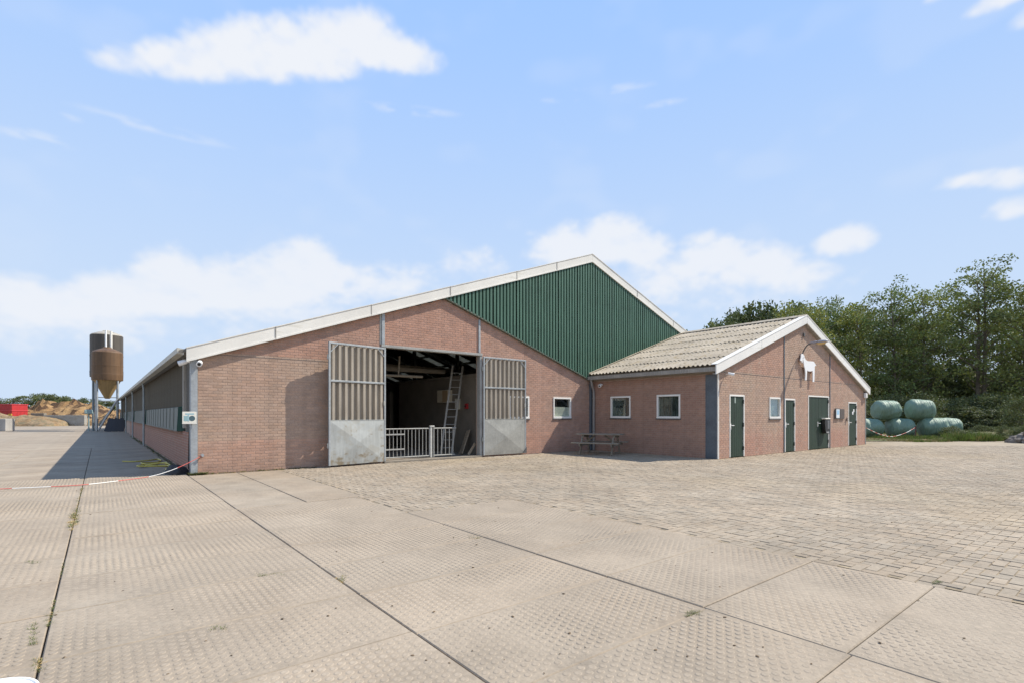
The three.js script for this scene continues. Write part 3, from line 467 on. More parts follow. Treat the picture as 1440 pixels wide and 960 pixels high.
{
  // left leaf swings out over the wall: hinge at its right edge
  const L = barnDoor('door', 3.225, 0.40, Math.atan2(0.33, 1.86), 1.9, 'weathered ribbed leaf with splashed kick plate', M.plate, M.ribSheet);
  const R = barnDoor('door', 8.80, 0.075, 0, 1.97, 'shaded ribbed leaf lying against the wall', M.plateClean, M.ribSheet);
  const nt = new MB(); nt.poly([[1.80, 0.02], [1.975, 0.02], [1.975, 0.24]], 0.05, 0.058); nt.build('corner_stop', M.darkGrey, R);
}
// ---------------------------------------------------------------- the annexe in front of the barn's right half
const AX0 = 14.45, AX1 = 28.42, AZ = 5.75, ARX = 21.12, ARY = 5.53;
const annexTop = (x) => x < ARX ? ARY - 0.345 * (ARX - x) : ARY - 0.368 * (x - ARX);
const annexe = thing('annexe', 'lower brick annexe with grey corrugated roof, green doors and white verge boards', 'building');
{
  const H2 = (a) => a.map(([p, q, c, d]) => [[p, c], [q, c], [q, d], [p, d]]);
  const DOORS = [[15.19, 16.22, -0.2, 2.19], [19.42, 20.34, -0.2, 2.13], [21.60, 23.80, -0.2, 2.31], [26.12, 27.22, -0.2, 2.09]], WIN = [[18.10, 19.02, 1.345, 2.16]];
  const front = sub('front_wall', annexe);
  const top = (x) => annexTop(x) - 0.30;
  const pts = [[AX0, -0.05]]; for (const [a, b, , d] of DOORS) pts.push([a, -0.05], [a, d], [b, d], [b, -0.05]); pts.push([AX1, -0.05], [AX1, top(AX1)], [ARX, top(ARX)], [AX0, top(AX0)]);
  new MB().poly(pts, AZ - 0.21, AZ - 0.003, undefined, H2(WIN)).build('mortar_bed', M.mortar, front);
  const tone = (x, y) => {
    const s = fbm(x * 0.6 + 50, y * 0.8, 331, 4), st = fbm(x * 4.5, y * 0.3, 335, 3); let k;
    if (y > 2.95) k = x < 19.35 ? 0.12 : x < 23.9 ? 0.75 : 0.22; else k = 0.62 - sm(1.1, 0.5, y) * 0.5; k += (s - 0.5) * 1.1;
    const pale = sm(0.6, 0.75, st) * 0.25; return blend(clamp(k)).map((q, i) => mix(q, [0.46, 0.40, 0.31][i], pale));
  };
  brickwork({ parent: front, seed: 31, u0: AX0 + 0.03, u1: AX1 - 0.03, y0: 0, yMax: 5.3, top, holes: [...DOORS, ...WIN], place: (u, y, out) => [u, y, AZ + out], tone });
  const jt = new MB(); for (const [a, b] of [[AX0 + .05, 19.32], [19.4, 23.87], [23.95, AX1 - .05]]) jt.box(a, b, 2.94, 2.953, AZ - 0.004, AZ + 0.0045); jt.build('joint', M.darkGrey, front);
  const side = sub('side_wall', annexe), SW = [[1.08, 2.09, 1.36, 2.225], [3.31, 4.31, 1.36, 2.225]];
  const sp = new MB(); sp.poly([[0.03, -0.05], [AZ - 0.215, -0.05], [AZ - 0.215, 2.92], [0.03, 2.92]], 0, 0.2, undefined, H2(SW)); sp.xf(new THREE.Matrix4().makeBasis(v3(0, 0, 1), v3(0, 1, 0), v3(-1, 0, 0)).setPosition(AX0 + 0.204, 0, 0)); sp.build('mortar_bed', M.mortar, side);
  brickwork({ parent: side, seed: 41, u0: 0.0, u1: 5.34, y0: 0, yMax: 2.85, top: () => 2.9, holes: SW, place: (u, y, out) => [AX0 - out, y, u], tone: (u, y) => blend(clamp(0.16 + (fbm(u * .7, y * .8, 341, 4) - .5) * 0.9)).map((q) => q * 0.8) });  // redder, less bleached brick; the extra darkening paints this wall's shade into the colour
  // columns
  const cp = new MB(); cp.rbox(AX0 - 0.03, AX0 + 0.02, 0, 2.86, 5.36, 5.73, 0.008); cp.build('steel_column', M.steelBlue, annexe);
  const ce = new MB(); ce.rbox(AX0 - 0.034, AX0 + 0.028, 0, 2.86, 5.735, 5.775, 0.006); ce.build('white_edge', M.barge, annexe);
  const ch = new MB(); ch.box(AX0 - 0.018, AX0 + 0.02, 0, 2.86, 5.30, 5.355); ch.build('column_flange', M.steelBlue, annexe);
  for (const x of [19.36, 23.91]) { const b = new MB(); b.rbox(x - 0.045, x + 0.02, 0, annexTop(x) - 0.31, AZ - 0.05, AZ + 0.022, 0.006); b.build('steel_post', M.steelBlue, annexe); }
  const rc = new MB(); rc.rbox(AX1 - 0.05, AX1 + 0.02, 0, 2.66, AZ - 0.1, AZ + 0.02, 0.006); rc.build('steel_post', M.galvDull, annexe);
  // doors
  const plankDoor = (par, w, h) => { const n = Math.round(w / 0.15), pw = w / n; for (let i = 0; i < n; i++) { const t = 0.9 + 0.25 * hash(i, Math.round(w * 100), 3), m = new MB(); m.rbox(i * pw + 0.002, (i + 1) * pw - 0.002, 0, h, -0.04, 0.0, 0.006, [t, t, t]); m.build('door_plank', M.doorGreen, par); } };
  const door = ([a, b, , d], leafs, handles) => {
    const g = sub('door', annexe); g.position.set(a, 0.02, AZ); const w = b - a, h = d - 0.02, f = 0.055, fr = new MB();
    fr.rbox(0, f, 0, h, -0.12, 0.012, 0.005); fr.rbox(w - f, w, 0, h, -0.12, 0.012, 0.005); fr.rbox(f, w - f, h - f, h, -0.12, 0.012, 0.005); fr.build('door_frame', M.white, g);
    const lw = (w - 2 * f) / leafs; for (let k = 0; k < leafs; k++) { const p = new THREE.Group(); const n = Math.round(lw / 0.15), pw = (lw - 0.012) / n; for (let i = 0; i < n; i++) { const m = new MB(), t = 0.88 + 0.25 * hash(i, Math.round(a * 100) + k, 3), x0 = f + k * lw + 0.006 + i * pw; m.rbox(x0 + 0.002, x0 + pw - 0.002, 0.0, h - f - 0.006, -0.05, -0.012, 0.006, [t, t, t]); m.build('door_plank', M.doorGreen, g); } }
    const bk = new MB(); bk.box(f, w - f, 0, h - f, -0.09, -0.052); bk.build('door_backing', M.black, g);
    for (const [hx, dir] of handles) { const m = new MB(); m.rbox(hx - 0.02, hx + 0.02, 0.95, 1.17, -0.012, -0.004, 0.003); m.rod([hx, 1.1, -0.01], [hx, 1.1, 0.045], 0.011, 8); m.rbox(Math.min(hx - 0.012 * dir, hx + 0.14 * dir), Math.max(hx - 0.012 * dir, hx + 0.14 * dir), 1.088, 1.112, 0.035, 0.055, 0.006); m.build('handle', M.whitePlastic, g); }
    const hg = new MB(); for (const y of [0.22, 1.05, h - 0.3]) hg.rbox(w - f - 0.04, w - f + 0.012, y, y + 0.14, -0.015, 0.018, 0.004); hg.build('hinge', M.black, g); return g;
  };
  const d1 = door(DOORS[0], 1, [[0.10, 1]]); const s1 = new MB(); s1.rbox(0.36, 0.44, 1.88, 2.08, -0.011, -0.004, 0.002); s1.build('door_label', mat([0.32, 0.38, 0.34], { rough: 0.6 }), d1);
  door(DOORS[1], 1, [[0.12, 1]]); door(DOORS[2], 2, [[1.02, 1]]);
  const d4 = door(DOORS[3], 1, [[0.12, 1]]); const s4 = new MB(); s4.rbox(0.66, 0.80, 1.60, 1.74, -0.011, -0.004, 0.002); s4.rbox(0.52, 0.68, 1.48, 1.62, -0.011, -0.0035, 0.002); s4.build('door_label', M.whitePlastic, d4);
  // windows
  windowIn(annexe, 0.92, 0.815, new THREE.Matrix4().setPosition(18.10, 1.345, AZ + 0.004), { m: mat([0.30, 0.36, 0.35], { map: T.film, rough: 0.8 }) });
  const sideM = (z) => new THREE.Matrix4().makeBasis(v3(0, 0, 1), v3(0, 1, 0), v3(-1, 0, 0)).setPosition(AX0 - 0.004, 1.36, z);
  for (const [a, , , ,] of SW) windowIn(annexe, SW[0][1] - SW[0][0] - (a > 3 ? 0.01 : 0), 0.865, sideM(a), { m: mat([0.075, 0.088, 0.08], { map: T.smear, rough: 0.7 }) });  // dark sheet paints the unlit room behind these panes; smears stand for dirty glass
  // closing the inside
  const inn = new MB(); inn.box(AX0 + 0.21, AX1 - 0.1, -0.03, 0.015, 0.02, AZ - 0.22); inn.build('annexe_floor', M.innerFloor, annexe);
  const rw = new MB(); rw.box(AX1 - 0.2, AX1 - 0.01, -0.05, 2.75, 0.03, AZ - 0.215); rw.build('right_wall', M.mortar, annexe);
  // corrugated fibre-cement roof, one mesh for each sheet
  const roof = sub('roof', annexe), PIT = 0.177, AMP = 0.026, ZR0 = -0.0, ZR1 = AZ + 0.10, r = rngOf(61);
  const sheetRow = (xa, xb, lift, z0, z1, edge) => {
    const m = new MB(), n = Math.round((z1 - z0) / PIT * 8), ht = (x, z) => annexTop(x) + 0.01 + lift + AMP * Math.sin(z / PIT * Math.PI * 2), t = rr(0.92, 1.06, r), c = [t, t, t];
    const dir = Math.sign(xb - xa), tilt = -0.03;                             // lower edge rests on the row below
    for (let i = 0; i < n; i++) {
      const a = mix(z0, z1, i / n), b = mix(z0, z1, (i + 1) / n), A = [xa, ht(xa, a), a], B = [xa, ht(xa, b), b], Cc = [xb, ht(xb, b) + tilt, b], D = [xb, ht(xb, a) + tilt, a], th = 0.009;
      const nn = (z) => { const q = Math.cos(z / PIT * Math.PI * 2) * AMP * Math.PI * 2 / PIT; const sl = (annexTop(xb) - annexTop(xa)) / (xb - xa); const v = v3(-sl, 1, -q).normalize(); return [v.x, v.y, v.z]; };
      const dn = (p) => [p[0], p[1] - th, p[2]], na = nn(a), nb = nn(b);
      if (dir > 0) { m.quad(A, B, Cc, D, c, [na, nb, nb, na]); } else m.quad(B, A, D, Cc, c, [nb, na, na, nb]);
      m.quad(dn(A), dn(B), B, A, c); m.quad(dn(A), dn(D), dn(Cc), dn(B), c);
    }
    m.build('roof_sheet', M.fibre, roof);
  };
  const rows = 6, xl = [14.16, ARX - 0.02], zs = [0.02, 0.02 + PIT * 6, 0.02 + PIT * 12, 0.02 + PIT * 18, 0.02 + PIT * 24, 0.02 + PIT * 30, ZR1];
  for (let k = 0; k < rows; k++) for (let q = 0; q + 1 < zs.length; q++) { const a = mix(xl[0], xl[1], k / rows) - (k ? 0.14 : 0), b = mix(xl[0], xl[1], (k + 1) / rows); sheetRow(a, b, 0.034 + rr(-0.003, 0.004, r), zs[q], zs[q + 1] + 0.03); }
  for (let k = 0; k < rows; k++) for (let q = 0; q + 1 < zs.length; q += 1) { const b = ARX + 0.02 + (28.6 - ARX) * k / rows, a = ARX + 0.02 + (28.6 - ARX) * (k + 1) / rows; sheetRow(a, b, 0.034, zs[q], zs[q + 1] + 0.03); }
  const rg = new MB(); for (let q = 0; q < 5; q++) { const z0 = mix(0.02, ZR1, q / 5), z1 = mix(0.02, ZR1, (q + 1) / 5) + 0.04; rg.poly([[ARX - 0.26, annexTop(ARX - 0.26) + 0.06], [ARX, ARY + 0.075], [ARX + 0.26, annexTop(ARX + 0.26) + 0.06], [ARX + 0.26, annexTop(ARX + .26) + 0.075], [ARX, ARY + 0.095 + q * 0.002], [ARX - 0.26, annexTop(ARX - 0.26) + 0.075]], z0, z1); } rg.build('ridge_cap', M.fibre, roof);
  const deck = new MB(); deck.poly([[14.3, annexTop(14.3) - 0.10], [ARX, ARY - 0.10], [28.5, annexTop(28.5) - 0.10], [28.5, annexTop(28.5) - 0.02], [ARX, ARY - 0.02], [14.3, annexTop(14.3) - 0.02]], 0.03, AZ + 0.06); deck.build('roof_deck', M.wood, roof);
  // flashing against the green gable
  const fl = new MB(); fl.bar([14.2, annexTop(14.2) + 0.075, 0.10], [20.9, annexTop(20.9) + 0.075, 0.10], 0.10, 0.03); fl.build('flashing', mat([0.62, 0.55, 0.45], { map: T.roof, rough: 0.9 }), roof);
  // verge boards and eaves
  const cut = [14.08, 17.2, 19.75, ARX, 24.4, 28.62]; for (let i = 0; i + 1 < cut.length; i++) { const a = cut[i] + .005, b = cut[i + 1] - .005, m = new MB(), z = AZ + 0.12 + (i % 2) * 0.004, D = 0.30; m.poly([[a, annexTop(a) - D + .03], [b, annexTop(b) - D + .03], [b, annexTop(b) + .06], [a, annexTop(a) + .06]], z, z + 0.035); m.poly([[a, annexTop(a) + .05], [b, annexTop(b) + .05], [b, annexTop(b) + .075], [a, annexTop(a) + .075]], z - 0.16, z + 0.05); m.build('barge_board', M.white, annexe); }
  const sof = new MB(); for (const [a, b] of [[14.2, ARX], [ARX, 28.55]]) sof.poly([[a, annexTop(a) - .30], [b, annexTop(b) - .30], [b, annexTop(b) - .265], [a, annexTop(a) - .265]], AZ - 0.05, AZ + 0.118); sof.build('soffit', M.gutter, annexe);
  const gu = new MB(); gu.poly([[14.16, 2.945], [14.29, 2.93], [14.31, 3.075], [14.155, 3.085]], 0.02, AZ + 0.10); gu.build('gutter', M.gutter, annexe);
  const ev = new MB(); ev.box(14.30, AX0 + 0.1, 2.90, 2.93, 0.03, AZ + 0.02); ev.build('eaves_board', M.wood, annexe);
  const dp = new MB(); dp.tube([[14.22, 2.95, 0.22], [14.27, 2.7, 0.22], [14.36, 2.5, 0.22], [14.37, 1.5, 0.22], [14.37, 0.02, 0.22]], 0.05, 10); for (const y of [0.82, 2.15]) dp.rod([14.37, y, 0.22], [14.37, y + 0.05, 0.22], 0.06, 10); dp.build('downpipe', mat([0.36, 0.34, 0.32], { rough: 0.6, map: T.streak }), annexe);
  const vt = new MB(); vt.rbox(ARX - 0.06, ARX + 0.06, 4.72, 4.86, AZ, AZ + 0.06, 0.01); vt.build('vent', M.darkGrey, annexe);
}
// ---------------------------------------------------------------- things fixed to the buildings
{
  const g = thing('wall_lamp', 'street lamp head on a bent arm reaching out above the goat figure', 'lamp', [20.85, 3.86, 5.76]);
  const arm = new MB(); arm.tube([[0, 0, 0.03], [0.03, 0.2, 0.08], [0.06, 0.40, 0.17], [0.08, 0.49, 0.24], [0.10, 0.54, 0.42]], 0.026, 8, undefined, 40); arm.rbox(-0.06, 0.06, -0.12, 0.14, -0.005, 0.03, 0.01); arm.build('lamp_arm', M.darkGrey, g);
  const dir = v3(0.02, 0.03, 1).normalize(), s = v3(0, 1, 0).cross(dir).normalize(), up = dir.clone().cross(s), B = new THREE.Matrix4().makeBasis(dir, up, s.clone().negate()).setPosition(0.10, 0.54, 0.32);
  const hd = new MB(); const sg = new THREE.SphereGeometry(1, 20, 12, 0, Math.PI * 2, 0, Math.PI / 2).scale(0.24, 0.085, 0.13).translate(0.44, 0, 0); hd.geo(sg, B); const nk = new THREE.CylinderGeometry(0.07, 0.04, 0.24, 12).rotateZ(-Math.PI / 2).translate(0.12, 0.01, 0); hd.geo(nk, B); hd.geo(new THREE.CylinderGeometry(1, 1, 0.03, 20).scale(0.24, 1, 0.13).translate(0.44, -0.01, 0), B); hd.build('lamp_head', mat([0.32, 0.31, 0.33], { rough: 0.5 }), g);
  const ls = new MB(); ls.geo(new THREE.SphereGeometry(1, 18, 8, 0, Math.PI * 2, Math.PI / 2, Math.PI / 2).scale(0.19, 0.085, 0.11).translate(0.42, -0.025, 0), B); ls.build('lamp_lens', mat([0.62, 0.46, 0.20], { rough: 0.3 }), g);
}
{
  // goat cut from board; outline in metres from its rear-foot corner
  const g = thing('goat_figure', 'white cut-out figure of a goat mounted on the annexe gable', 'wall figure', [20.48, 2.93, 5.84]); g.scale.x = 1.42;
  const s = new THREE.Shape(); const o = [[0.40, 0.0], [0.48, 0.0], [0.50, 0.24], [0.53, 0.42], [0.62, 0.38], [0.78, 0.385], [0.90, 0.42], [0.93, 0.26], [0.93, -0.04], [1.02, -0.05], [1.035, 0.25], [1.05, 0.46], [1.05, 0.60], [1.09, 0.66], [1.17, 0.645], [1.10, 0.71], [1.02, 0.78], [0.99, 0.80], [0.80, 0.80], [0.58, 0.785], [0.44, 0.82], [0.36, 0.90], [0.30, 0.97], [0.265, 1.045], [0.22, 1.055], [0.185, 1.03], [0.165, 1.055], [0.13, 1.035], [0.115, 0.99], [0.12, 0.93], [0.10, 0.86], [0.07, 0.80], [0.075, 0.765], [0.12, 0.755], [0.155, 0.775], [0.185, 0.69], [0.205, 0.685], [0.21, 0.79], [0.25, 0.84], [0.285, 0.74], [0.33, 0.56], [0.38, 0.46], [0.42, 0.24]];
  s.moveTo(...o[0]); o.slice(1).forEach((p) => s.lineTo(...p)); const e = new THREE.ExtrudeGeometry(s, { depth: 0.02, bevelEnabled: true, bevelSize: 0.006, bevelThickness: 0.005, bevelSegments: 2 }); new MB().geo(e).build('goat_board', mat([0.86, 0.86, 0.86], { rough: 0.5 }), g);
  const ear = new MB(); ear.geo(new THREE.SphereGeometry(1, 12, 8).scale(0.028, 0.085, 0.012).rotateZ(-0.5).translate(0.27, 0.93, 0.03)); ear.build('ear', mat([0.72, 0.72, 0.73], { rough: 0.5 }), g);
  const br = new MB(); for (const [x, y] of [[0.55, 0.62], [0.9, 0.62]]) br.rod([x, y, -0.085], [x, y, 0.0], 0.012, 8); br.build('standoff', M.galv, g);
}
{
  const n = thing('notice_board', 'pale blue and white notice in a dark case beside the double door', 'notice', [24.42, 1.30, 5.765]);
  new MB().rbox(0, 0.50, 0, 0.48, 0, 0.05, 0.008).build('case', M.darkGrey, n); const p = new MB(); p.box(0.05, 0.43, 0.05, 0.44, 0.0505, 0.054); p.build('sheet', mat([0.74, 0.78, 0.80], { rough: 0.6 }), n); const q = new MB(); q.rbox(0.10, 0.38, 0.20, 0.40, 0.0542, 0.057, 0.001); q.build('blue_panel', mat([0.35, 0.56, 0.74], { rough: 0.6 }), n);
  const m = thing('notice_board', 'brown grey blank plaque next to the blue and white notice', 'notice', [25.0, 1.29, 5.765]); new MB().rbox(0, 0.52, 0, 0.47, 0, 0.03, 0.008).build('plaque', mat([0.13, 0.105, 0.095], { map: T.streak, rough: 0.6 }), m); const f = new MB(); for (const [x, y] of [[.03, .03], [.49, .03], [.03, .44], [.49, .44]]) f.rod([x, y, .029], [x, y, .036], .008, 8); f.build('screw', M.galv, m);
  const d = new MB(); d.rbox(25.82, 25.90, 1.18, 1.36, 5.765, 5.81, 0.008); tag(d.build('intercom', mat([0.25, 0.2, 0.17], { rough: 0.5 })), 'small brown entry bell box beside the door by the bales', 'bell');
}
{
  const b = thing('letter_box', 'black box with white lid hung on the double green door', 'letter box', [22.92, 0.66, 5.772]); b.scale.set(0.82, 0.88, 0.8);
  const s = new MB(); s.poly([[0.16, 0.02], [0.58, 0.0], [0.60, 0.10], [0.64, 0.74], [0.0, 0.70], [0.02, 0.42], [0.08, 0.16]], 0.012, 0.18); s.build('box_body', M.black, b);
  const l = new MB(); l.rbox(-0.01, 0.66, 0.72, 0.78, 0.0, 0.21, 0.02); l.build('lid', M.barge, b); const f = new MB(); f.rbox(0.32, 0.58, 0.24, 0.66, 0.181, 0.19, 0.004); f.build('front_label', mat([0.14, 0.14, 0.145], { rough: 0.4 }), b); const h = new MB(); h.rbox(0.16, 0.52, 0.035, 0.10, 0.182, 0.2, 0.006); h.build('chute_lip', M.grey, b);
}
function cctv(label, pos, turn, tilt = 0.35) {
  const g = thing('security_camera', label, 'camera', pos, turn); const b = new MB(); b.rod([0, 0, 0], [0, 0, 0.06], 0.04, 12); b.rod([0, 0, 0.05], [0, -0.02, 0.12], 0.018, 8); b.build('bracket', M.whitePlastic, g);
  const h = sub('head', g); h.position.set(0, -0.04, 0.18); h.rotation.x = tilt; const d = new MB(); d.geo(new THREE.CylinderGeometry(0.066, 0.06, 0.15, 18).rotateX(Math.PI / 2)); d.geo(new THREE.SphereGeometry(0.06, 16, 8, 0, Math.PI * 2, 0, Math.PI / 2).rotateX(-Math.PI / 2).translate(0, 0, -0.074)); d.build('housing', M.whitePlastic, h); const l = new MB(); l.geo(new THREE.CylinderGeometry(0.04, 0.04, 0.012, 16).rotateX(Math.PI / 2).translate(0, 0, 0.076)); l.build('lens', M.black, h); return g;
}
cctv('white round camera under the verge on the barn gable corner', [0.16, 2.80, 0.008], -0.25); cctv('white camera on the barn corner post pointing along the flank', [-0.055, 2.82, -0.04], -1.9); cctv('small white camera beside the downpipe in the inner corner', [14.448, 2.73, 0.62], -1.3);
{
  const g = thing('flood_light', 'small white spot light under the annexe verge at its left corner', 'lamp', [14.92, 2.87, 5.76]); const b = new MB(); b.rod([0, 0, 0], [0.0, 0.0, 0.1], 0.015, 8); b.build('bracket', M.whitePlastic, g); const h = new MB(); h.geo(new THREE.CylinderGeometry(0.06, 0.04, 0.2, 14).rotateX(Math.PI / 2 + 0.3).rotateY(0.5).translate(0.03, 0, 0.18)); h.build('light_head', M.whitePlastic, g);
  const w = thing('junction_box', 'white box under the eave at the annexe corner by the bales', 'box', [28.08, 2.32, 5.77]); new MB().rbox(0, 0.26, 0, 0.26, 0, 0.1, 0.02).build('box_body', M.whitePlastic, w); new MB().rbox(0.03, 0.23, 0.03, 0.23, 0.1005, 0.112, 0.01).build('lid', M.white, w);
}
{
  // printed plate at the barn corner: pale card with a blue-green picture of a tractor-like shape left abstract
  const g = thing('corner_sign', 'small pale sign with blue green print on the barn corner post', 'sign', [-0.235, 1.27, 0.065]);
  new MB().rbox(0, 0.30, 0.035, 0.30, 0, 0.012, 0.004).build('plate', mat([0.72, 0.70, 0.62], { rough: 0.6 }), g); new MB().rbox(-0.004, 0.304, 0, 0.032, -0.002, 0.02, 0.004).build('lower_rail', M.barge, g);
  const p = new MB(); p.rbox(0.03, 0.15, 0.07, 0.20, 0.0122, 0.014, 0.0004); p.build('print', mat([0.25, 0.40, 0.42], { rough: 0.7 }), g); const q = new MB(); q.geo(new THREE.CylinderGeometry(0.066, 0.066, 0.002, 20).rotateX(Math.PI / 2).translate(0.205, 0.135, 0.0135)); q.build('print', mat([0.06, 0.11, 0.13], { rough: 0.7 }), g); const t = new MB(); t.rbox(0.06, 0.25, 0.225, 0.262, 0.0122, 0.0136, 0.0004); t.rbox(0.115, 0.14, 0.06, 0.24, 0.0138, 0.015, 0.0004); t.build('print', mat([0.30, 0.46, 0.50], { rough: 0.7 }), g);
}
// ---------------------------------------------------------------- picnic table in the inner corner
{
  const g = thing('picnic_table', 'weathered wooden picnic table with attached benches in the shaded corner', 'picnic table', [13.02, 0, 1.78], -Math.atan2(1.32, 0.62));
  const L = 1.72; for (let k = 0; k < 5; k++) { const z = -0.35 + k * 0.145, m = new MB(); m.rbox(-L / 2 + hash(k, 1) * .01, L / 2 - hash(k, 2) * .01, 0.735, 0.775, z, z + 0.135, 0.006); m.build('table_plank', M.wood, g); }
  for (const s of [-1, 1]) for (let k = 0; k < 2; k++) { const z = s * 0.66 - 0.14 + k * 0.145, m = new MB(); m.rbox(-L / 2 - 0.03, L / 2 + 0.03, 0.425, 0.465, z, z + 0.135, 0.006); m.build('bench_plank', M.wood, g); }
  for (const x of [-0.6, 0.6]) { for (const s of [-1, 1]) { const m = new MB(); m.bar([x, 0.0, s * 0.60], [x, 0.735, s * 0.24], 0.045, 0.10, undefined, v3(0, 0, 1)); m.build('leg', M.wood, g); } const c = new MB(); c.rbox(x + 0.024, x + 0.066, 0.33, 0.424, -0.80, 0.80, 0.005); c.rbox(x + 0.024, x + 0.066, 0.65, 0.734, -0.33, 0.33, 0.005); c.build('cross_beam', M.wood, g); const b = new MB(); b.bar([x - Math.sign(x) * 0.02, 0.42, 0], [x - Math.sign(x) * 0.42, 0.73, 0], 0.04, 0.06); b.build('brace', M.wood, g); }
}
// ---------------------------------------------------------------- inside the doorway
{
  const g = thing('stable_gate', 'galvanised bar gate across the left of the barn doorway', 'gate', [5.16, 0.055, -0.34]); const H = 0.98, W = 1.72;
  const f = new MB(); f.rod([0, H, 0], [W, H, 0], 0.022); f.rod([0, 0.06, 0], [W, 0.06, 0], 0.022); f.rod([0.0, 0.0, 0], [0, H, 0], 0.022); f.rod([W, 0.06, 0], [W, H, 0], 0.022); f.build('gate_frame', M.galvDull, g);
  for (let k = 1; k < 13; k++) { const b = new MB(), x = W * k / 13; b.rod([x, 0.06, 0], [x, H, 0], 0.013, 8); b.build('bar', M.galvDull, g); }
  for (const y of [0.3, 0.78]) { const b = new MB(); b.rbox(0.02, 0.78, y, y + 0.045, 0.022, 0.04, 0.006); b.build('rail', M.galvDull, g); }
  const p = thing('gate_post', 'pale steel post where the two doorway gates meet', 'post', [6.93, 0.055, -0.34]); const pb = new MB(); pb.rbox(-0.035, 0.035, 0, 1.06, -0.035, 0.035, 0.006); pb.rbox(-0.05, 0.12, 1.02, 1.075, -0.045, 0.045, 0.01); pb.build('post_body', mat([0.62, 0.60, 0.55], { map: T.galv, rough: 0.6 }), p);
  const q = thing('stable_gate', 'short galvanised bar gate beside the ladder in the doorway', 'gate', [7.02, 0.055, -0.34]); const W2 = 0.86, f2 = new MB(); f2.rod([0, H, 0], [W2 + 0.05, H, 0], 0.022); f2.rod([0, 0.06, 0], [W2, 0.06, 0], 0.022); f2.rod([0.02, 0.0, 0], [0.02, H, 0], 0.022); f2.build('gate_frame', M.galvDull, q); for (let k = 1; k < 6; k++) { const b = new MB(), x = 0.02 + W2 * k / 5.6; b.rod([x, 0.06, 0], [x, H, 0], 0.013, 8); b.build('bar', M.galvDull, q); }
}
{
  // ladder leaning on the partition beam: feet near the gate, head against the wall top
  const g = thing('ladder', 'long aluminium ladder leaning up inside the barn doorway', 'ladder', [7.75, 0.05, -0.72]);
  const top = v3(0.98, 3.28, -0.75), sd = v3(0.37, 0, 0.12), a = [sd.clone().multiplyScalar(-0.5), sd.clone().multiplyScalar(0.5)]; const rail = a.map((q) => [q, q.clone().add(top)]);
  for (const [p, q] of rail) { const m = new MB(); m.bar(p.toArray(), q.toArray(), 0.075, 0.03, undefined, v3(0.3, 0, 1)); m.build('side_rail', mat([0.42, 0.39, 0.34], { map: T.galv, rough: 0.55 }), g); }
  for (let k = 1; k < 12; k++) { const m = new MB(), t = k / 12; m.rod(rail[0][0].clone().addScaledVector(top, t).toArray(), rail[1][0].clone().addScaledVector(top, t).toArray(), 0.010, 8); m.build('rung', M.galvDull, g); }
}
{
  const wallThing = (name, label, cat, x, y, z, w, h, d, mm, extra) => { const g = thing(name, label, cat, [x, y, z]); new MB().rbox(-d, 0, 0, h, -w / 2, w / 2, 0.01).build('case', mm, g); if (extra) extra(g); return g; };
  wallThing('fuse_box', 'cream cabinet with brown half on the barn partition wall', 'cabinet', 9.148, 1.98, -2.95, 0.85, 0.50, 0.2, mat([0.62, 0.55, 0.42], { rough: 0.6 }), (g) => new MB().rbox(-0.215, -0.201, 0.03, 0.47, 0.0, 0.40, 0.004).build('cover', mat([0.42, 0.30, 0.17], { rough: 0.6 }), g));
  wallThing('switch_box', 'tall narrow cream box beside the cabinet on the partition', 'switch', 9.148, 1.70, -2.05, 0.22, 0.42, 0.12, mat([0.62, 0.58, 0.46], { rough: 0.6 }), (g) => new MB().rbox(-0.135, -0.121, 0.05, 0.37, -0.07, 0.07, 0.004).build('cover', M.barge, g));
  wallThing('switch_box', 'small red switch behind the ladder on the partition', 'switch', 9.148, 1.72, -1.45, 0.16, 0.2, 0.08, M.red, (g) => new MB().rod([-0.08, 0.1, 0], [-0.11, 0.1, 0], 0.03).build('knob', M.black, g));
  wallThing('switch_box', 'little white socket low near the doorway post', 'switch', 9.148, 1.10, -0.62, 0.08, 0.2, 0.05, M.barge, (g) => new MB().rbox(-0.056, -0.05, 0.04, 0.16, -0.025, 0.025, 0.002).build('cover', M.grey, g));
  for (const y of [2.82, 2.52]) { const g = thing('work_light', `round work light on the doorway post, ${y > 2.7 ? 'upper' : 'lower'} of two`, 'lamp', [8.98, y, -0.5], 0, 'work lights on the doorway post'); new MB().geo(new THREE.SphereGeometry(0.09, 14, 10).scale(1, 1, 0.7)).build('globe', mat([0.42, 0.38, 0.32], { rough: 0.4 }), g); const b = new MB(); b.rod([0.03, 0, 0], [0.17, 0.0, 0], 0.02, 8); b.build('bracket', M.darkGrey, g); }
  const pl = thing('plank', 'pale board leaning on the partition behind the ladder foot', 'board', [8.55, 0.05, -1.0]); const b = new MB(); b.bar([0, 0.0, 0], [0.42, 0.86, -0.12], 0.30, 0.03, undefined, v3(0.9, -0.4, 0.2)); b.build('board', M.woodPale, pl);
  const p2 = thing('plank', 'short board leaning by the right post of the doorway', 'board', [8.62, 0.045, -0.42]); const c = new MB(); c.bar([-0.12, 0.02, 0], [0.18, 0.42, 0], 0.09, 0.025, undefined, v3(0, 0, 1)); c.build('board', M.woodPale, p2);
}
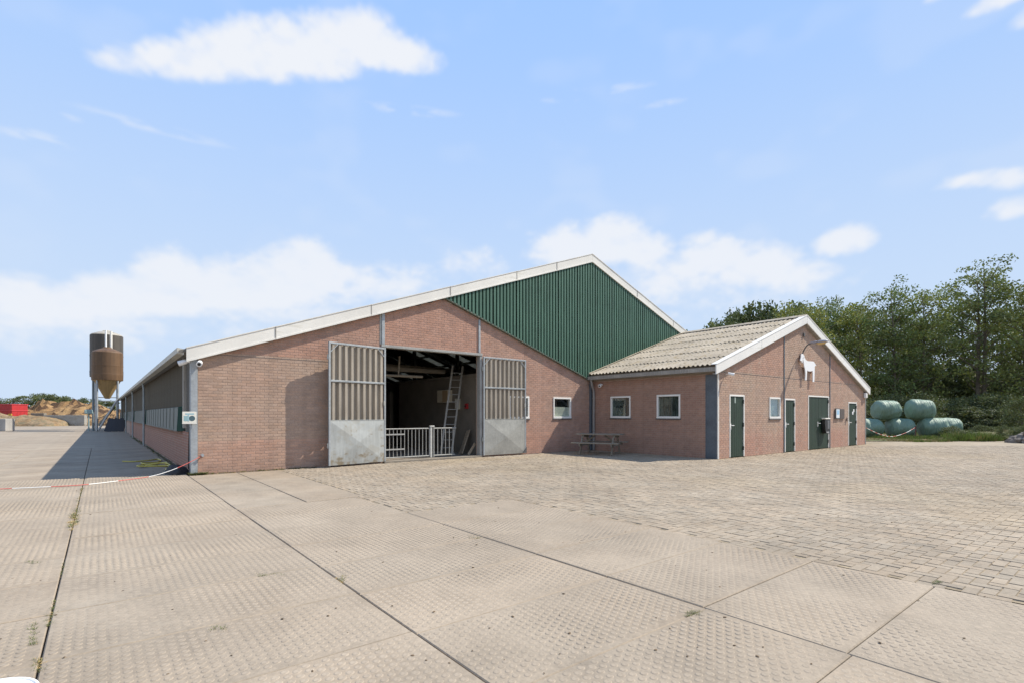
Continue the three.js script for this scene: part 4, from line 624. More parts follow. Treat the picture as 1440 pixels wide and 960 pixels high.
// ---------------------------------------------------------------- barrier tapes
function tape(label, pts, seg, r = 0.008, group) {
  const g = thing('barrier_tape', label, 'barrier', pts[0], 0, group), cv = new THREE.CatmullRomCurve3(pts.map((p) => v3(p[0] - pts[0][0], p[1] - pts[0][1], p[2] - pts[0][2])), false, 'centripetal'), L = cv.getLength(), n = Math.round(L / seg);
  for (let i = 0; i < n; i++) { const q = []; for (let k = 0; k <= 8; k++) q.push(cv.getPointAt(Math.min(1, (i + k / 8) / n)).toArray()); const m = new MB(); m.tube(q, r, 7, undefined, 10); m.build(i % 2 ? 'white_length' : 'red_length', i % 2 ? M.tapeWhite : M.tapeRed, g); } return g;
}
tape('red and white barrier rope sagging from the gable bolt to the slabs', [[0.19, 0.47, 0.05], [-0.16, 0.29, 0.14], [-0.52, 0.145, 0.22], [-0.9, 0.052, 0.3], [-1.35, 0.019, 0.40], [-2.1, 0.019, 0.86], [-2.7, 0.019, 0.80], [-3.4, 0.019, 0.62], [-4.4, 0.019, 0.5], [-5.6, 0.019, 0.7]], 0.62);
{ const b = thing('wall_bolt', 'grey anchor bolt holding the barrier rope on the gable', 'bolt', [0.20, 0.475, 0.0]); const m = new MB(); m.rod([0, 0, 0], [0, 0, 0.09], 0.014, 8); m.rod([0, 0, 0.0], [0, 0, 0.012], 0.04, 12); m.rod([0, 0, 0.07], [0, 0, 0.1], 0.03, 12); m.build('bolt_body', M.galv, b); }

// ---------------------------------------------------------------- yellow hose and black bag by the flank
{
  const P2 = [[-1.25, -5.4], [-0.95, -5.1], [-0.6, -5.3], [-0.35, -5.7], [-0.28, -5.0], [-0.5, -4.3], [-0.85, -3.9], [-0.62, -3.5], [-0.28, -3.7], [-0.3, -3.2], [-0.75, -3.0], [-0.98, -3.35], [-0.7, -3.8], [-0.34, -3.5], [-0.26, -2.7], [-0.62, -2.5], [-0.95, -2.75], [-0.8, -3.15], [-0.4, -2.95], [-0.3, -2.2], [-0.42, -1.7], [-0.36, -1.35], [-0.48, -1.1], [-0.34, -0.85]];
  const m = new MB(); m.tube(P2.map(([x, z], i) => [x, 0.024 + (hash(i, 4) > .55 ? 0.035 : 0), z]), 0.019, 8, undefined, 220); tag(m.build('hose', M.yellow), 'yellow garden hose lying in loose coils along the barn flank', 'hose');
  const b = new MB(); const sg = new THREE.SphereGeometry(1, 28, 18), p = sg.attributes.position; for (let i = 0; i < p.count; i++) { const x = p.getX(i), y = p.getY(i), z = p.getZ(i), k = 0.8 + 0.5 * fbm(x * 2.2 + 5, z * 2.2 + y * 2, 401, 3); p.setXYZ(i, x * 0.24 * k, Math.max(-0.02, y) * 0.20 * k, z * 0.42 * k); } sg.computeVertexNormals(); b.geo(sg, new THREE.Matrix4().makeTranslation(-0.30, 0.012, -0.55)); tag(b.build('rubbish_bag', M.rubber), 'slumped black plastic sheet at the foot of the barn corner', 'bag');
}
// ---------------------------------------------------------------- wrapped silage bales
{
  const baleGeo = (seed) => {
    const pr = []; const R = 0.68, Lh = 0.66; for (let i = 0; i <= 30; i++) { const t = i / 30, s = t * 2 - 1, e = Math.pow(1 - Math.pow(Math.abs(s), 5.5), 1 / 2.6); pr.push(new THREE.Vector2(Math.max(0.001, R * e * (0.985 + 0.015 * Math.cos(s * 9))), s * Lh)); }
    const g = new THREE.LatheGeometry(pr, 56), p = g.attributes.position; for (let i = 0; i < p.count; i++) { const x = p.getX(i), y = p.getY(i), z = p.getZ(i), a = Math.atan2(z, x), ca = Math.cos(a), sa = Math.sin(a); const w = 1 + (fbm(ca * 1.6 + seed, sa * 1.6 + y * 1.3, 411 + seed, 3) - 0.5) * 0.17 + (fbm(ca * 9 + y * 5 + seed, sa * 9 - y * 7, 417, 2) - 0.5) * 0.022; p.setXYZ(i, x * w, y * (1 + (fbm(x * 3, z * 3 + seed, 421, 3) - .5) * .10), z * w); }
    g.rotateX(Math.PI / 2); g.computeVertexNormals(); return g;
  };
  const vs = [baleGeo(1), baleGeo(2), baleGeo(3)], grp = 'wrapped silage bales stacked behind the annexe';
  const bale = (u, d, y, turn, k, label, sx = 1, sy = 1) => { const p = at(u, d); const g = thing('silage_bale', label, 'silage bale', [p.x, y, p.z], turn, grp); const o = put(new THREE.Mesh(vs[k], M.film), 'wrapped_bale', g); o.scale.set(sx, sy, 1.08); o.position.y = 0.66 * sy; const t = new MB(); for (let i = 0; i < 3; i++) { const a = 0.5 + i * 0.8, R = 0.70; t.quad([Math.cos(a) * R, 0.66 * sy + Math.sin(a) * R * sy, -0.3 + i * .1], [Math.cos(a + .1) * R, 0.66 * sy + Math.sin(a + .1) * R * sy, -0.3 + i * .1], [Math.cos(a + .1) * R, .66 * sy + Math.sin(a + .1) * R * sy, 0.12 + i * .1], [Math.cos(a) * R, .66 * sy + Math.sin(a) * R * sy, 0.12 + i * .1]); } return g; };
  bale(1221, 33.2, 0, 0.95, 0, 'pale green wrapped bale on the ground half behind the annexe corner', 1.15, .95);
  bale(1266, 33.0, 0, 0.75, 1, 'pale green wrapped bale on the ground in the middle with folded wrap', 1.12, .95);
  bale(1312, 32.6, 0, 0.6, 2, 'pale green wrapped bale on the ground at the end towards the trees', 1.18, .98);
  bale(1333, 34.2, 0, 0.6, 0, 'pale green wrapped bale on the ground mostly hidden behind the end bale', 1.05, .97);
  bale(1246, 33.4, 1.12, 0.85, 2, 'pale green wrapped bale on top, the one over the annexe side', 1.1, .97);
  bale(1294, 33.1, 1.13, 0.62, 1, 'pale green wrapped bale on top, the one towards the trees', 1.2, 1);
  const a = at(1288, 31.4), p = thing('barrier_post', 'dark red stake holding the rope in front of the bales', 'post', [a.x, 0, a.z]); const m = new MB(); m.rod([0, 0, 0], [0, 0.78, 0], 0.035, 10); m.rod([0, 0.76, 0], [0, 0.8, 0], 0.045, 10); m.build('stake', mat([0.12, 0.05, 0.045], { rough: 0.7 }), p);
  const e = [28.46, 0.86, 5.70], mid = at(1258, 30.4, 0.22); tape('red and white barrier rope sagging in front of the wrapped bales', [e, [mix(e[0], mid.x, .5), 0.42, mix(e[2], mid.z, .5)], mid.toArray(), [mix(mid.x, a.x, .55), 0.42, mix(mid.z, a.z, .55)], [a.x - 0.03, 0.72, a.z]], 0.5, 0.013);
}
// ---------------------------------------------------------------- feed silos beyond the flank
function silo(label, x, z, R, yc, yb, yt, colour, pipes) {
  const g = thing('feed_silo', label, 'silo', [x, 0, z], 0, 'feed silos beside the barn'); const m = mat(colour, { map: T.streak, rough: 0.55 });
  const lat = (pts, name, mm, n = 48) => put(new THREE.Mesh(new THREE.LatheGeometry(pts.map(([a, b]) => new THREE.Vector2(a, b)), n), mm), name, g);
  lat([[R * .985, yb], [R, yb + .05], [R * 1.012, yb + .5], [R * 1.012, yb + .58], [R, yb + .62], [R, mix(yb, yt, .5)], [R * 1.012, mix(yb, yt, .5) + .02], [R * 1.012, mix(yb, yt, .5) + .1], [R, mix(yb, yt, .5) + .14], [R, yt - .06], [R * .985, yt]], 'tank', m);
  lat([[0.16, yc], [0.2, yc + .02], [R * .84, yb - .05], [R * .985, yb]], 'cone', mat([0.40, 0.27, 0.12], { map: T.streak, rough: 0.6 }));
  lat([[R * .985, yt], [R * .9, yt + .12], [R * .5, yt + .34], [0.32, yt + .42], [0.32, yt + .5], [0.001, yt + .53]], 'domed_top', colour[0] > 0.15 ? m : mat([0.52, 0.50, 0.46], { map: T.roof, rough: 0.6 }));
  for (let k = 0; k < 4; k++) { const a = Math.PI / 4 + k * Math.PI / 2, l = new MB(); l.rbox(-.06, .06, 0, yb + .12, -.06, .06, .01, undefined, new THREE.Matrix4().makeRotationY(-a).setPosition(Math.cos(a) * R * .9, 0, Math.sin(a) * R * .9)); l.build('leg', M.galv, g); }
  const br = new MB(), c = (k, y) => [Math.cos(Math.PI / 4 + k * Math.PI / 2) * R * .9, y, Math.sin(Math.PI / 4 + k * Math.PI / 2) * R * .9]; for (let k = 0; k < 4; k++) { br.bar(c(k, yc - .2), c(k + 1, yc - .2), .05, .05); if (k % 2) br.bar(c(k, .3), c(k + 1, yc - .2), .04, .04); } br.build('bracing', M.galv, g);
  for (const [dx, y0, y1, mm] of pipes || []) { const p = new MB(); p.rod([dx, y0, R + .12], [dx, y1, R + .12], 0.075, 10); p.tube([[dx, y1 - .02, R + .12], [dx, y1 + .2, R + .02], [dx, y1 + .3, R - .5]], .075, 8); p.build('filling_pipe', mm, g); }
  return g;
}
{
  silo('tall dark feed silo with a white domed top behind the brown silo', at(149.5, 51.6).x, at(149.5, 51.6).z, 1.33, 3.4, 5.2, 9.3, [0.10, 0.085, 0.07], null);
  const f = silo('brown feed silo on steel legs standing in front of the taller one', at(150.5, 47.6).x, at(150.5, 47.6).z, 1.17, 2.95, 4.62, 7.15, [0.155, 0.085, 0.038], null);
  const pp = new MB(); pp.rod([-0.1, 7.2, -2.2], [-0.1, 9.45, -2.2], .08, 10); pp.build('filling_pipe', M.whitePlastic, f); const p3 = new MB(); p3.rod([0.3, 7.2, -2.2], [.3, 9.4, -2.2], .1, 10); p3.build('filling_pipe', M.barge, f);
  const p2 = new MB(); p2.rod([-1.02, 0.0, -.82], [-1.02, 6.6, -.82], .10, 10); p2.rod([-1.02, 6.6, -.82], [-1.02, 7.0, -.82], .06, 8); p2.build('filling_pipe', mat([0.22, 0.26, 0.28], { map: T.galv, rough: .5 }), f);
  const a = thing('auger', 'slanting feed auger pipe under the brown silo', 'auger', [-1.3, 0, -44.7]); const m = new MB(); m.rod([-0.6, 0.15, 0.7], [0.75, 2.9, 0.5], .09, 10); m.build('tube', mat([0.55, 0.53, 0.5], { map: T.galv, rough: .5 }), a); const hp = new MB(); hp.rod([-.6, .5, .3], [.5, 2.2, .2], .12, 10); hp.build('tube', M.wood, a); const mo = new MB(); mo.rbox(-1.6, -1.0, 1.55, 1.95, -.75, -.2, .08); mo.rod([-1.3, 0, -.5], [-1.3, 1.56, -.5], .06); mo.build('motor', mat([0.26, 0.36, 0.36], { rough: .5 }), a);
  const b = thing('slurry_mat', 'dark rubber sheets leaning under the silo by the barn wall', 'rubber sheets', [-0.75, 0, -43.0]); for (let k = 0; k < 3; k++) { const q = new MB(); q.bar([-.55 + k * .45, 0, .1], [-.2 + k * .42, 1.15, -.4], .5, .06, undefined, v3(0, .3, 1)); q.build('rubber_sheet', mat([0.05, 0.052, 0.06], { rough: .7 }), b); }
}
// ---------------------------------------------------------------- heaps, blocks and container far down the lane
function heap(name, label, cat, u0, u1, d, depth, h, seed, cols, lump) {
  const a = at(u0, d), b = at(u1, d), W = a.distanceTo(b), g = new MB(), n = 70, k = 26, ang = Math.atan2(b.z - a.z, b.x - a.x); const hgt = (s, t) => { const e = Math.pow(clamp(Math.sin(Math.PI * clamp(s))), .45) * Math.pow(clamp(Math.sin(Math.PI * clamp(t))), .6); return e * h * (0.35 + 1.15 * fbm(s * W * .18 + seed, t * depth * .22, 501 + seed, 3)) + e * lump * (Math.abs(fbm(s * W * .7 + seed, t * depth * .8, 507, 4) - .5) * 2.6 - .3); };
  const pt = (i, j) => { const s = i / n, t = j / k; return [s * W, hgt(s, t) - .05, -t * depth]; }, cc = (i, j) => { const q = fbm(i * .23 + seed, j * .4, 511, 4), q2 = fbm(i * .9, j * .9 + seed, 513, 3), c = cols[0].map((v, x) => mix(v, cols[1][x], sm(.38, .62, q))); return c.map((v, x) => mix(v, cols[2][x], sm(.5, .62, q2))); };
  for (let i = 0; i < n; i++) for (let j = 0; j < k; j++) g.quad(pt(i, j), pt(i + 1, j), pt(i + 1, j + 1), pt(i, j + 1), cc(i, j));
  const o = g.build(name, mat([1, 1, 1], { map: T.soil, bump: T.soilBump, bs: .12, rough: 1, vc: true })); o.position.set(a.x, 0, a.z); o.rotation.y = -ang; tag(o, label, cat); return o;
}
const STRAW = [[0.38, 0.235, 0.115], [0.46, 0.30, 0.15], [0.12, 0.07, 0.04]], SAND = [[0.42, 0.31, 0.20], [0.40, 0.27, 0.15], [0.32, 0.26, 0.16]];
heap('straw_heap', 'long golden brown heap of straw and manure behind the concrete blocks', 'heap', -120, 128, 74, 16, 3.0, 3, STRAW, 1.5);
heap('straw_heap', 'lower golden straw spill between the concrete wall and the silo', 'heap', 104, 176, 70, 5, 1.5, 8, STRAW, .8);
heap('sand_heap', 'reddish brown earth heap in front of the red container', 'heap', -130, 66, 66, 6, 1.75, 5, SAND, .5);
{
  const bl = (u0, u1, d, h, th, label, mm) => { const a = at(u0, d), b = at(u1, d), W = a.distanceTo(b), g = thing('concrete_block', label, 'concrete block', [a.x, 0, a.z], -Math.atan2(b.z - a.z, b.x - a.x), 'concrete retaining blocks'); const n = Math.max(1, Math.round(W / 2.4)); for (let k = 0; k < n; k++) { const m = new MB(); m.rbox(k * W / n + .01, (k + 1) * W / n - .01, 0, h, -th, 0, .04); m.build('block', mm, g); } return g; };
  bl(60, 118, 69.5, 1.42, .5, 'stained pale concrete wall of blocks below the straw heap', mat([0.44, 0.41, 0.37], { map: T.plate, rough: .9 })); bl(42, 61, 73.5, 1.7, .5, 'darker concrete blocks stepping back into the straw heap', M.block); bl(-30, 7, 46.5, 1.12, 0.9, 'single pale concrete block standing on the lane edge', mat([0.44, 0.42, 0.39], { map: T.concrete, rough: .9 }));
  const a = at(-60, 72.6), b = at(16, 72.6), W = a.distanceTo(b), c = thing('container', 'open red steel container standing between the heaps', 'container', [a.x, 0, a.z], -Math.atan2(b.z - a.z, b.x - a.x)); const m = new MB(); m.rbox(0, W, .2, 2.95, -2.4, 0, .05); m.build('body', M.red, c); for (const y of [1.1, 2.0, 2.86]) { const r = new MB(); r.rbox(-.05, W + .05, y, y + .12, -2.45, .08, .02); r.build('rail', mat([0.50, 0.05, 0.06], { rough: .5 }), c); } const f = new MB(); f.rbox(W - .5, W + .04, 1.35, 1.6, .0, .1, .02); f.build('yellow_mark', mat([0.6, 0.4, 0.06], { rough: .6 }), c);
}
// ---------------------------------------------------------------- trees: tapered stems, limbs and crowns of single leaves
const LEAF = mat([1, 1, 1], { vc: true, rough: 0.85, transmission: 0.3, thickness: 0 }), BARK = mat([0.22, 0.19, 0.15], { map: T.wood, rough: .95 });
function treeKind(seed, { h, spread, low, clumps, leaves, leaf, tone, lean = 0, airy = 1, stems = 1 }) {
  const r = rngOf(seed), tr = new MB(), cr = new MB(), tips = [];
  const limb = (p, q, r0, r1, seg = 6) => { const mid = p.clone().lerp(q, .5).add(v3(rr(-.08, .08, r), rr(-.03, .06, r), rr(-.08, .08, r)).multiplyScalar(p.distanceTo(q))); let a = p; for (let k = 1; k <= 3; k++) { const t = k / 3, b = p.clone().multiplyScalar((1 - t) * (1 - t)).addScaledVector(mid, 2 * t * (1 - t)).addScaledVector(q, t * t); tr.rod(a.toArray(), b.toArray(), mix(r0, r1, (k - 1) / 3), seg, undefined, mix(r0, r1, t)); a = b; } };
  for (let s = 0; s < stems; s++) {
    const bx = v3(stems > 1 ? rr(-.5, .5, r) : 0, 0, stems > 1 ? rr(-.5, .5, r) : 0), top = v3(bx.x * 2 + rr(-.6, .6, r) + lean, h * rr(.9, .98, r), bx.z * 2 + rr(-.6, .6, r)), stem = (t) => bx.clone().lerp(top, t).add(v3(Math.sin(t * 5 + seed) * .12, 0, Math.cos(t * 4 + seed) * .12));
    for (let k = 0; k < 8; k++) tr.rod(stem(k / 8).toArray(), stem((k + 1) / 8).toArray(), h * .0135 * Math.pow(1 - k / 8.6, .8), 8, undefined, h * .0135 * Math.pow(1 - (k + 1) / 8.6, .8));
    const n = Math.round(clumps / stems);
    for (let k = 0; k < n; k++) {
      const t = mix(low, 1, Math.pow((k + r()) / n, .85)), a = k * 2.4 + rr(-.5, .5, r), shape = Math.pow(Math.sin(Math.PI * clamp((t - low * .8) / (1.12 - low * .8))), .6), R = spread * shape * rr(.35, 1.05, r), p = stem(Math.max(.05, t - .10)), q = stem(t).add(v3(Math.cos(a) * R, rr(-.04, .07, r) * h, Math.sin(a) * R));
      if (t < .97) limb(p, q, h * .0045 * (1.2 - t * .7), .012); tips.push([q, rr(.55, 1.2, r) * airy]);
      if (r() < .7) tips.push([p.clone().lerp(q, rr(.45, .75, r)).add(v3(rr(-.3, .3, r), rr(-.2, .3, r), rr(-.3, .3, r))), rr(.5, .9, r) * airy]);
    }
  }
  const per = Math.round(leaves / tips.length);
  for (const [c, s] of tips) {
    const ct = rr(.75, 1.25, r), rx = s * rr(.8, 1.3, r), ry = s * rr(.45, .75, r), rz = s * rr(.8, 1.3, r), nl = Math.round(per * s * s * 1.25);
    for (let i = 0; i < nl; i++) {
      const d = v3(rr(-1, 1, r), rr(-1, 1, r), rr(-1, 1, r)); const l = d.length() || 1; d.multiplyScalar(Math.pow(r(), .45) / l); const o = v3(c.x + d.x * rx, c.y + d.y * ry, c.z + d.z * rz);
      const n = v3(rr(-1, 1, r), rr(-.2, 1.3, r), rr(-1, 1, r)).normalize(), u = v3(rr(-1, 1, r), rr(-1, 1, r), rr(-1, 1, r)).cross(n).normalize(), w = n.clone().cross(u), L = leaf * rr(.65, 1.25, r), B = L * .62, k = ct * rr(.75, 1.25, r), y = rr(-.12, .16, r) + (ct - 1) * .2;
      const col = [tone[0] * k * (1 + y), tone[1] * k, tone[2] * k * (1 - y)], A = o.clone().addScaledVector(u, -L / 2), D = o.clone().addScaledVector(u, L / 2), E = o.clone().addScaledVector(w, B / 2).addScaledVector(n, L * .1), F = o.clone().addScaledVector(w, -B / 2).addScaledVector(n, L * .1);
      cr.tri(A.toArray(), E.toArray(), D.toArray(), col); cr.tri(A.toArray(), D.toArray(), F.toArray(), col);
    }
  }
  return { trunk: tr.geometry(), crown: cr.geometry() };
}
const K = {
  ash: treeKind(1, { h: 14, spread: 3.4, low: .22, clumps: 62, leaves: 8200, leaf: .24, tone: [0.19, 0.228, 0.054] }),
  alder: treeKind(2, { h: 13, spread: 2.9, low: .18, clumps: 58, leaves: 7400, leaf: .23, tone: [0.145, 0.195, 0.052] }),
  poplar: treeKind(3, { h: 15, spread: 3.6, low: .28, clumps: 68, leaves: 8800, leaf: .24, tone: [0.16, 0.2, 0.056], stems: 2 }),
  thin: treeKind(4, { h: 11, spread: 2.6, low: .2, clumps: 40, leaves: 5200, leaf: .24, tone: [0.195, 0.226, 0.05], airy: .95 }),
  bush: treeKind(5, { h: 4.2, spread: 2.2, low: .02, clumps: 40, leaves: 5200, leaf: .2, tone: [0.105, 0.13, 0.036], stems: 3 }),
  round: treeKind(6, { h: 7, spread: 3.2, low: .1, clumps: 46, leaves: 5200, leaf: .3, tone: [0.115, 0.145, 0.040], stems: 2 }),
};
const KNAME = { ash: 'tree', alder: 'tree', poplar: 'tree', thin: 'tree', bush: 'shrub', round: 'tree' };
function tree(kind, u, d, s, turn, label, group, sy = s) {
  const p = at(u, d), g = thing(KNAME[kind], label, KNAME[kind], [p.x, -0.07, p.z], turn, group); put(new THREE.Mesh(K[kind].trunk, BARK), 'trunk', g); put(new THREE.Mesh(K[kind].crown, LEAF), 'crown', g); g.scale.set(s, sy, s); return g;
}
{
  const G = 'trees in the belt beyond the bales';
  const F = 'leafy broadleaf tree standing in the dense belt beyond the wrapped bales';
  tree('poplar', 1388, 46, 0.98, 0.4, 'tallest tree in the belt, with a bare pale stem below its crown', G, 1.03);
  tree('ash', 1300, 47, 0.88, 1.9, 'leafy tree rising straight behind the upper bale nearer the trees', G, 0.97); tree('alder', 1352, 50, 0.98, 3.1, 'dark slender tree between the bales and the tallest tree', G, 1.0); tree('ash', 1440, 45, .94, 4.4, 'yellow green tree behind the rubble pile', G, .98); tree('alder', 1258, 47, .9, 2.2, F, G, 1.04); tree('thin', 1214, 48, 1.02, .7, F, G, 1.1); tree('alder', 1178, 51, .86, 5.2, F, G, 1.0); tree('thin', 1330, 56, 1.1, 2.8, F, G, 1.15); tree('poplar', 1480, 52, .9, 1.2, F, G, 1); tree('alder', 1285, 60, 1, .3, F, G, .95); tree('thin', 1195, 56, 1.05, 3.3, F, G, 1.22); tree('poplar', 1226, 58, .9, 3.6, F, G, .9); tree('ash', 1410, 60, 1.0, 5.5, F, G, 1.05); tree('ash', 1272, 55, .85, 4.9, F, G, .9); tree('alder', 1160, 60, .95, 1.9, F, G, 1.12); tree('ash', 1500, 47, .9, 2.6, F, G, .95); tree('thin', 1152, 47, .9, 2.5, F, G, 1.05);
  const B = 'trees showing over the annexe roof', S = 'tree crown showing over the corrugated annexe roof beyond its ridge';
  tree('thin', 1128, 50, .98, 1.1, 'slim tree with a pointed top rising just beyond the annexe ridge', B, 1.16); tree('round', 1062, 60, 1.3, .5, S, B, 2.0); tree('round', 1025, 62, 1.25, 2.5, S, B, 1.9); tree('round', 1092, 58, 1.2, 4.5, S, B, 2.0); tree('round', 966, 66, .9, 3.5, 'small tree top between the green gable and the annexe roof', B, 1.62); tree('round', 1002, 66, 1.2, 1.5, S, B, 1.85); tree('round', 1044, 66, 1.2, 5.1, S, B, 2.1); tree('round', 1108, 64, 1.2, 2.9, S, B, 2.15); tree('alder', 1150, 58, .8, 4, S, B, .92);
  const U = 'undergrowth beneath the trees', Q = 'dark leafy shrub filling in under the tree belt';
  const r = rngOf(71); for (let k = 0; k < 15; k++) tree('bush', 1205 + k * 19 + rr(-6, 6, r), rr(40.5, 44, r), rr(.6, .9, r), r() * 6, Q, U, rr(.45, .8, r)); for (let k = 0; k < 12; k++) tree('bush', 1195 + k * 27, rr(49, 54, r), 1.4, r() * 6, Q, U, rr(.9, 1.5, r));
  for (let k = 0; k < 9; k++) tree('bush', 1338 + k * 15 + rr(-5, 5, r), rr(29.5, 33.5, r), rr(.16, .3, r), r() * 6, 'knee-high leafy weed clump growing on the bank between bales and rubble', 'weed clumps on the bank', rr(.12, .24, r));
  tree('bush', 1438, 33, .5, 1, 'bright green low shrub beside the stone pile', 'low shrubs at the paving edge', .62);
  const H = 'trees beyond the heaps', HL = 'low round tree in the dark line beyond the straw heap';
  [[-70, 150, 1.3], [-30, 160, 1.2], [22, 150, 1.05], [42, 148, 1.15], [62, 152, 1.2], [80, 150, 1.15], [97, 150, 1.0], [112, 152, 1.0], [126, 154, .95], [140, 158, .95], [158, 160, .9], [2, 158, .85]].forEach(([u, d, s], k) => tree('round', u, d, s * 1.05, k * 1.3, HL, H, s * .92));
}
// ---------------------------------------------------------------- verge of grass and weeds, stone pile
{
  const r = rngOf(81), m = new MB(), blade = new MB(); for (let k = 0; k < 7; k++) { const a = k * .9, l = rr(.6, 1.1, r), x = Math.cos(a) * .35 * l, z = Math.sin(a) * .35 * l; blade.tri([-.05, 0, 0], [.05, 0, 0], [x, l, z]); blade.tri([0, 0, -.05], [0, 0, .05], [x * 1.1, l * .9, z * 1.1]); }
  const spots = []; for (let k = 0; k < 26000 && spots.length < 15000; k++) { const u = rr(1195, 1500, r), d = rr(24.5, 41, r), p = at(u, d); const edge = 4.5 + (p.x - 29) * 0.55; if (p.x < 28.7 || p.z > edge + (fbm(p.x * .8, p.z, 601, 2) - .5) * 1.2) continue; const q = fbm(p.x * .35, p.z * .35, 605, 4); if (q < .36) continue; spots.push([p.x, p.z, rr(.06, .22, r) + sm(.5, .68, q) * .40 * (u > 1330 ? 1.2 : .5) * r(), q]); }
  const im = new THREE.InstancedMesh(blade.geometry(), mat([1, 1, 1], { rough: .9 }), spots.length), M4 = new THREE.Matrix4(), e = new THREE.Euler(), qn = new THREE.Quaternion(); spots.forEach(([x, z, s, q], i) => { im.setMatrixAt(i, M4.compose(v3(x, -.06, z), qn.setFromEuler(e.set(rr(-.2, .2, r), r() * 6, rr(-.2, .2, r))), v3(s * 1.2, s, s * 1.2))); const k = rr(.6, 1.45, r), dry = clamp(sm(.52, .42, q) * .8 + (r() < .18 ? .7 : 0)); im.setColorAt(i, C(mix(.16, .30, dry) * k, mix(.21, .23, dry) * k, mix(.04, .10, dry) * k)); });
  put(im, 'verge_grass'); tag(im, 'rough grass and weeds along the edge of the paved yard', 'grass', undefined, 'stuff');
  const b = new MB(), n = 40, kk = 12, a = at(1190, 30), P0 = (i, j) => { const u = mix(1196, 1540, i / n), d = mix(29, 44, j / kk), p = at(u, d); const ed = 4.5 + (p.x - 29) * .55 - p.z; return [p.x, -.06 + sm(-.4, 2.2, ed) * (.12 + .5 * fbm(p.x * .25, p.z * .25, 611, 3) * sm(1280, 1400, u)), p.z]; };
  for (let i = 0; i < n; i++) for (let j = 0; j < kk; j++) b.quad(P0(i, j), P0(i + 1, j), P0(i + 1, j + 1), P0(i, j + 1), [.9 + .3 * hash(i, j), .95 + .2 * hash(i, j, 4), .8]); const bank = structure(b.build('earth_bank', mat([0.16, 0.145, 0.085], { map: T.soil, bump: T.soilBump, bs: .06, rough: 1, vc: true }))); tag(bank, 'low earth bank under the weeds before the trees', 'bank');
  const c = at(1452, 27.5), g = thing('stone_pile', 'grey brown rubble pile in the weeds at the paving edge', 'rubble', [c.x, 0, c.z]); const mm = [mat([.23, .2, .18], { map: T.soil, rough: 1 }), mat([.3, .27, .25], { map: T.soil, rough: 1 })]; const st = new THREE.IcosahedronGeometry(1, 1); { const p = st.attributes.position; for (let i = 0; i < p.count; i++) { const x = p.getX(i), y = p.getY(i), z = p.getZ(i), k = .75 + .5 * noise(x * 1.7 + 9, y * 1.7 + z * 2.3, 5); p.setXYZ(i, x * k, y * k, z * k); } st.computeVertexNormals(); }
  for (let k = 0; k < 110; k++) { const a2 = r() * 6.28, q = Math.sqrt(r()), o = put(new THREE.Mesh(st, mm[k % 2]), 'stone', g), s = rr(.07, .2, r); o.scale.set(s * 1.4, s * .8, s); o.position.set(Math.cos(a2) * q * 1.25, Math.max(.03, .62 * (1 - q * q) * rr(.35, 1, r)), Math.sin(a2) * q * 1.0); o.rotation.set(r() * 3, r() * 6, r() * 3); }
}
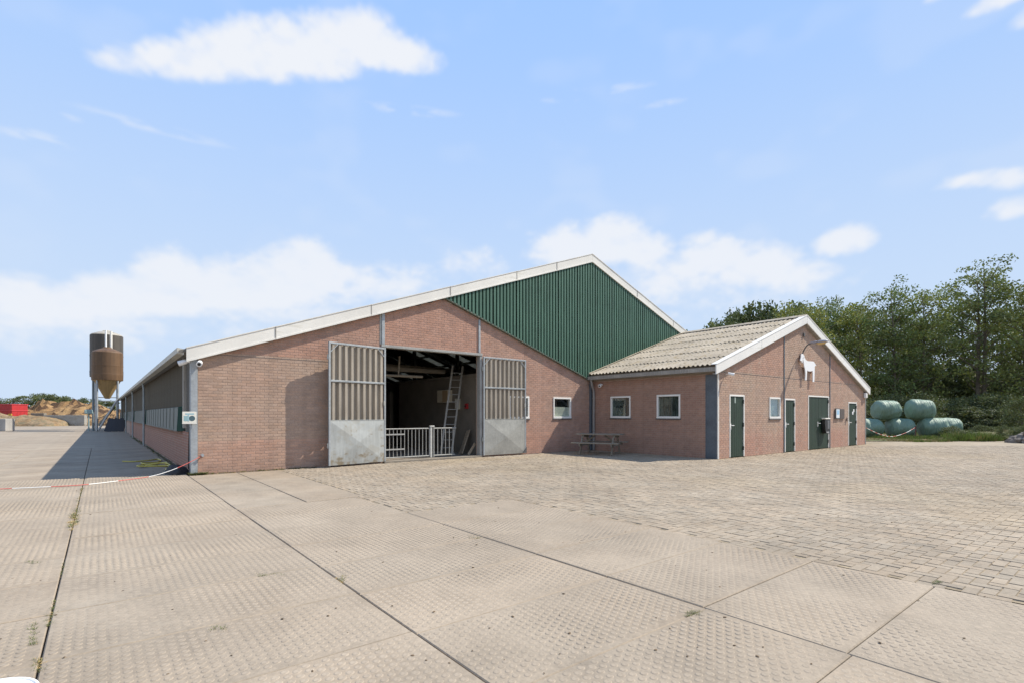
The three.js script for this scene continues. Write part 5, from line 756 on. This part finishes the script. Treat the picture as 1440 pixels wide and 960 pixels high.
// weeds and straw in the joints and along the wall foot
{
  const r = rngOf(91), list = []; const add = (u, v, n, su, sv, green, s = .03) => { for (let k = 0; k < n; k++) { const uu = u + rr(-su, su, r), vv = v + rr(-sv, sv, r), d = FOCAL * 1.5 / (vv - HORIZON), p = at(uu, d); list.push([p.x, p.z, s * rr(.5, 1.3, r), green]); } };
  const onX = (x, z0, z1, n, w, green, s) => { for (let k = 0; k < n; k++) list.push([x + rr(-w, w, r), rr(z0, z1, r), s * rr(.5, 1.3, r), green]); };
  onX(-2.1, 1.2, 4.4, 90, .02, .35, .035); onX(-2.1, 4.4, 6.2, 170, .05, .1, .05); onX(-2.1, 8.1, 8.7, 50, .02, .6, .022); onX(-2.1, 9.4, 10.1, 110, .025, .5, .022); onX(-2.1, 10.7, 10.95, 40, .03, .4, .03);
  add(45, 791, 60, 12, 1.5, .4, .03); add(160, 852, 90, 16, 4, 0, .03); add(305, 884, 60, 12, 3, .4, .025); add(378, 808, 70, 22, 2.5, .35, .03); add(478, 814, 60, 6, 5, .15, .03); add(530, 914, 50, 7, 2, .1, .022); add(975, 862, 80, 11, 4, .6, .022); add(1318, 819, 40, 5, 1.5, .7, .025); add(150, 850, 40, 20, 2, 0, .025); add(668, 755, 40, 8, 2, .3, .03); add(45, 890, 60, 5, 18, .6, .025); add(190, 765, 40, 60, 30, .05, .02); add(330, 760, 40, 60, 20, .05, .02);
  for (let k = 0; k < 260; k++) list.push([rr(.1, 3.0, r), .02 + Math.abs(rr(-.05, .07, r)), rr(.02, .06, r) * (k < 60 ? 1.6 : 1), r() < .6 ? .7 : .1]); for (let k = 0; k < 130; k++) list.push([rr(-.05, .28, r), rr(.03, .16, r), rr(.05, .13, r), .75]);
  for (let k = 0; k < 420; k++) { const x = rr(9.5, 14, r), z = rr(.2, 3.6, r); if (fbm(x, z, 701, 3) > .5) list.push([x, z, rr(.02, .04, r), .05]); } for (let k = 0; k < 500; k++) { const z = rr(-30, -.5, r); list.push([rr(-.2, -.03, r), z, rr(.03, .09, r), .6]); }
  for (let k = 0; k < 300; k++) list.push([rr(5, 8.6, r), rr(.12, .9, r), rr(.015, .03, r), .02]);
  const b = new MB(); for (let k = 0; k < 5; k++) { const a = k * 1.26, l = rr(.6, 1, r); b.tri([Math.cos(a + 1.5) * .1, 0, Math.sin(a + 1.5) * .1], [Math.cos(a - 1.5) * .1, 0, Math.sin(a - 1.5) * .1], [Math.cos(a) * 1.1, l, Math.sin(a) * 1.1]); }
  const im = new THREE.InstancedMesh(b.geometry(), mat([1, 1, 1], { rough: .9 }), list.length), M4 = new THREE.Matrix4(), q = new THREE.Quaternion(), e = new THREE.Euler(); list.forEach(([x, z, s, gr], i) => { const straw = r() > gr; im.setMatrixAt(i, M4.compose(v3(x, -.006, z), q.setFromEuler(e.set(0, r() * 6, 0)), v3(s, straw ? s * .3 : s * .8, straw ? s * .5 : s))); const k = rr(.7, 1.2, r); im.setColorAt(i, straw ? C(.44 * k, .31 * k, .12 * k) : C(.10 * k, .12 * k, .035 * k)); });
  put(im, 'joint_weeds'); tag(im, 'small weeds and bits of straw in the paving joints', 'weeds', undefined, 'stuff');
  // dry leaves and crumbs
  const lv = [], add2 = (n, f) => { for (let k = 0; k < n; k++) { const p = f(); if (p) lv.push(p); } }; add2(120, () => { const u = rr(0, 1440, r), v = rr(650, 950, r), d = FOCAL * 1.5 / (v - HORIZON), p = at(u, d); return (p.z < 0.3 && p.x > -.3) || (p.x > 14.2 && p.z < 6) ? null : [p.x, p.z, rr(.003, .008, r) * (1 + d * .06)]; });
  const lf = new THREE.IcosahedronGeometry(1, 0), il = new THREE.InstancedMesh(lf, mat([1, 1, 1], { rough: 1 }), lv.length); lv.forEach(([x, z, s], i) => { il.setMatrixAt(i, M4.compose(v3(x, .004, z), q.setFromEuler(e.set(0, r() * 6, 0)), v3(s * 1.6, s * .5, s))); const k = rr(.4, 1.4, r); il.setColorAt(i, C(.13 * k, .09 * k, .055 * k)); }); put(il, 'litter_crumbs'); tag(il, 'scattered dark crumbs and dry leaves on the yard', 'litter', undefined, 'stuff');
}
// unidentified white rounded object at the frame's lower corner, modelled as a lidded tub
{
  const p = at(-30, 2.40); const g = thing('tub_stand_in', 'unidentified white rounded object modelled as a tub on the studded slabs', 'tub', [p.x, 0, p.z]); const pr = [[0.001, .006], [.15, .006], [.17, .02], [.2, .145], [.215, .15], [.215, .16], [.2, .162], [.19, .15], [.16, .03], [.001, .022]].map(([a, b]) => new THREE.Vector2(a, b)); put(new THREE.Mesh(new THREE.LatheGeometry(pr, 48), M.whitePlastic), 'tub_body', g); const l = new MB(); l.geo(new THREE.CylinderGeometry(.205, .205, .012, 40).translate(0, .166, 0)); l.geo(new THREE.TorusGeometry(.2, .008, 8, 48).rotateX(Math.PI / 2).translate(0, .172, 0)); l.build('lid', M.whitePlastic, g);
}
renderer.render(scene, camera);
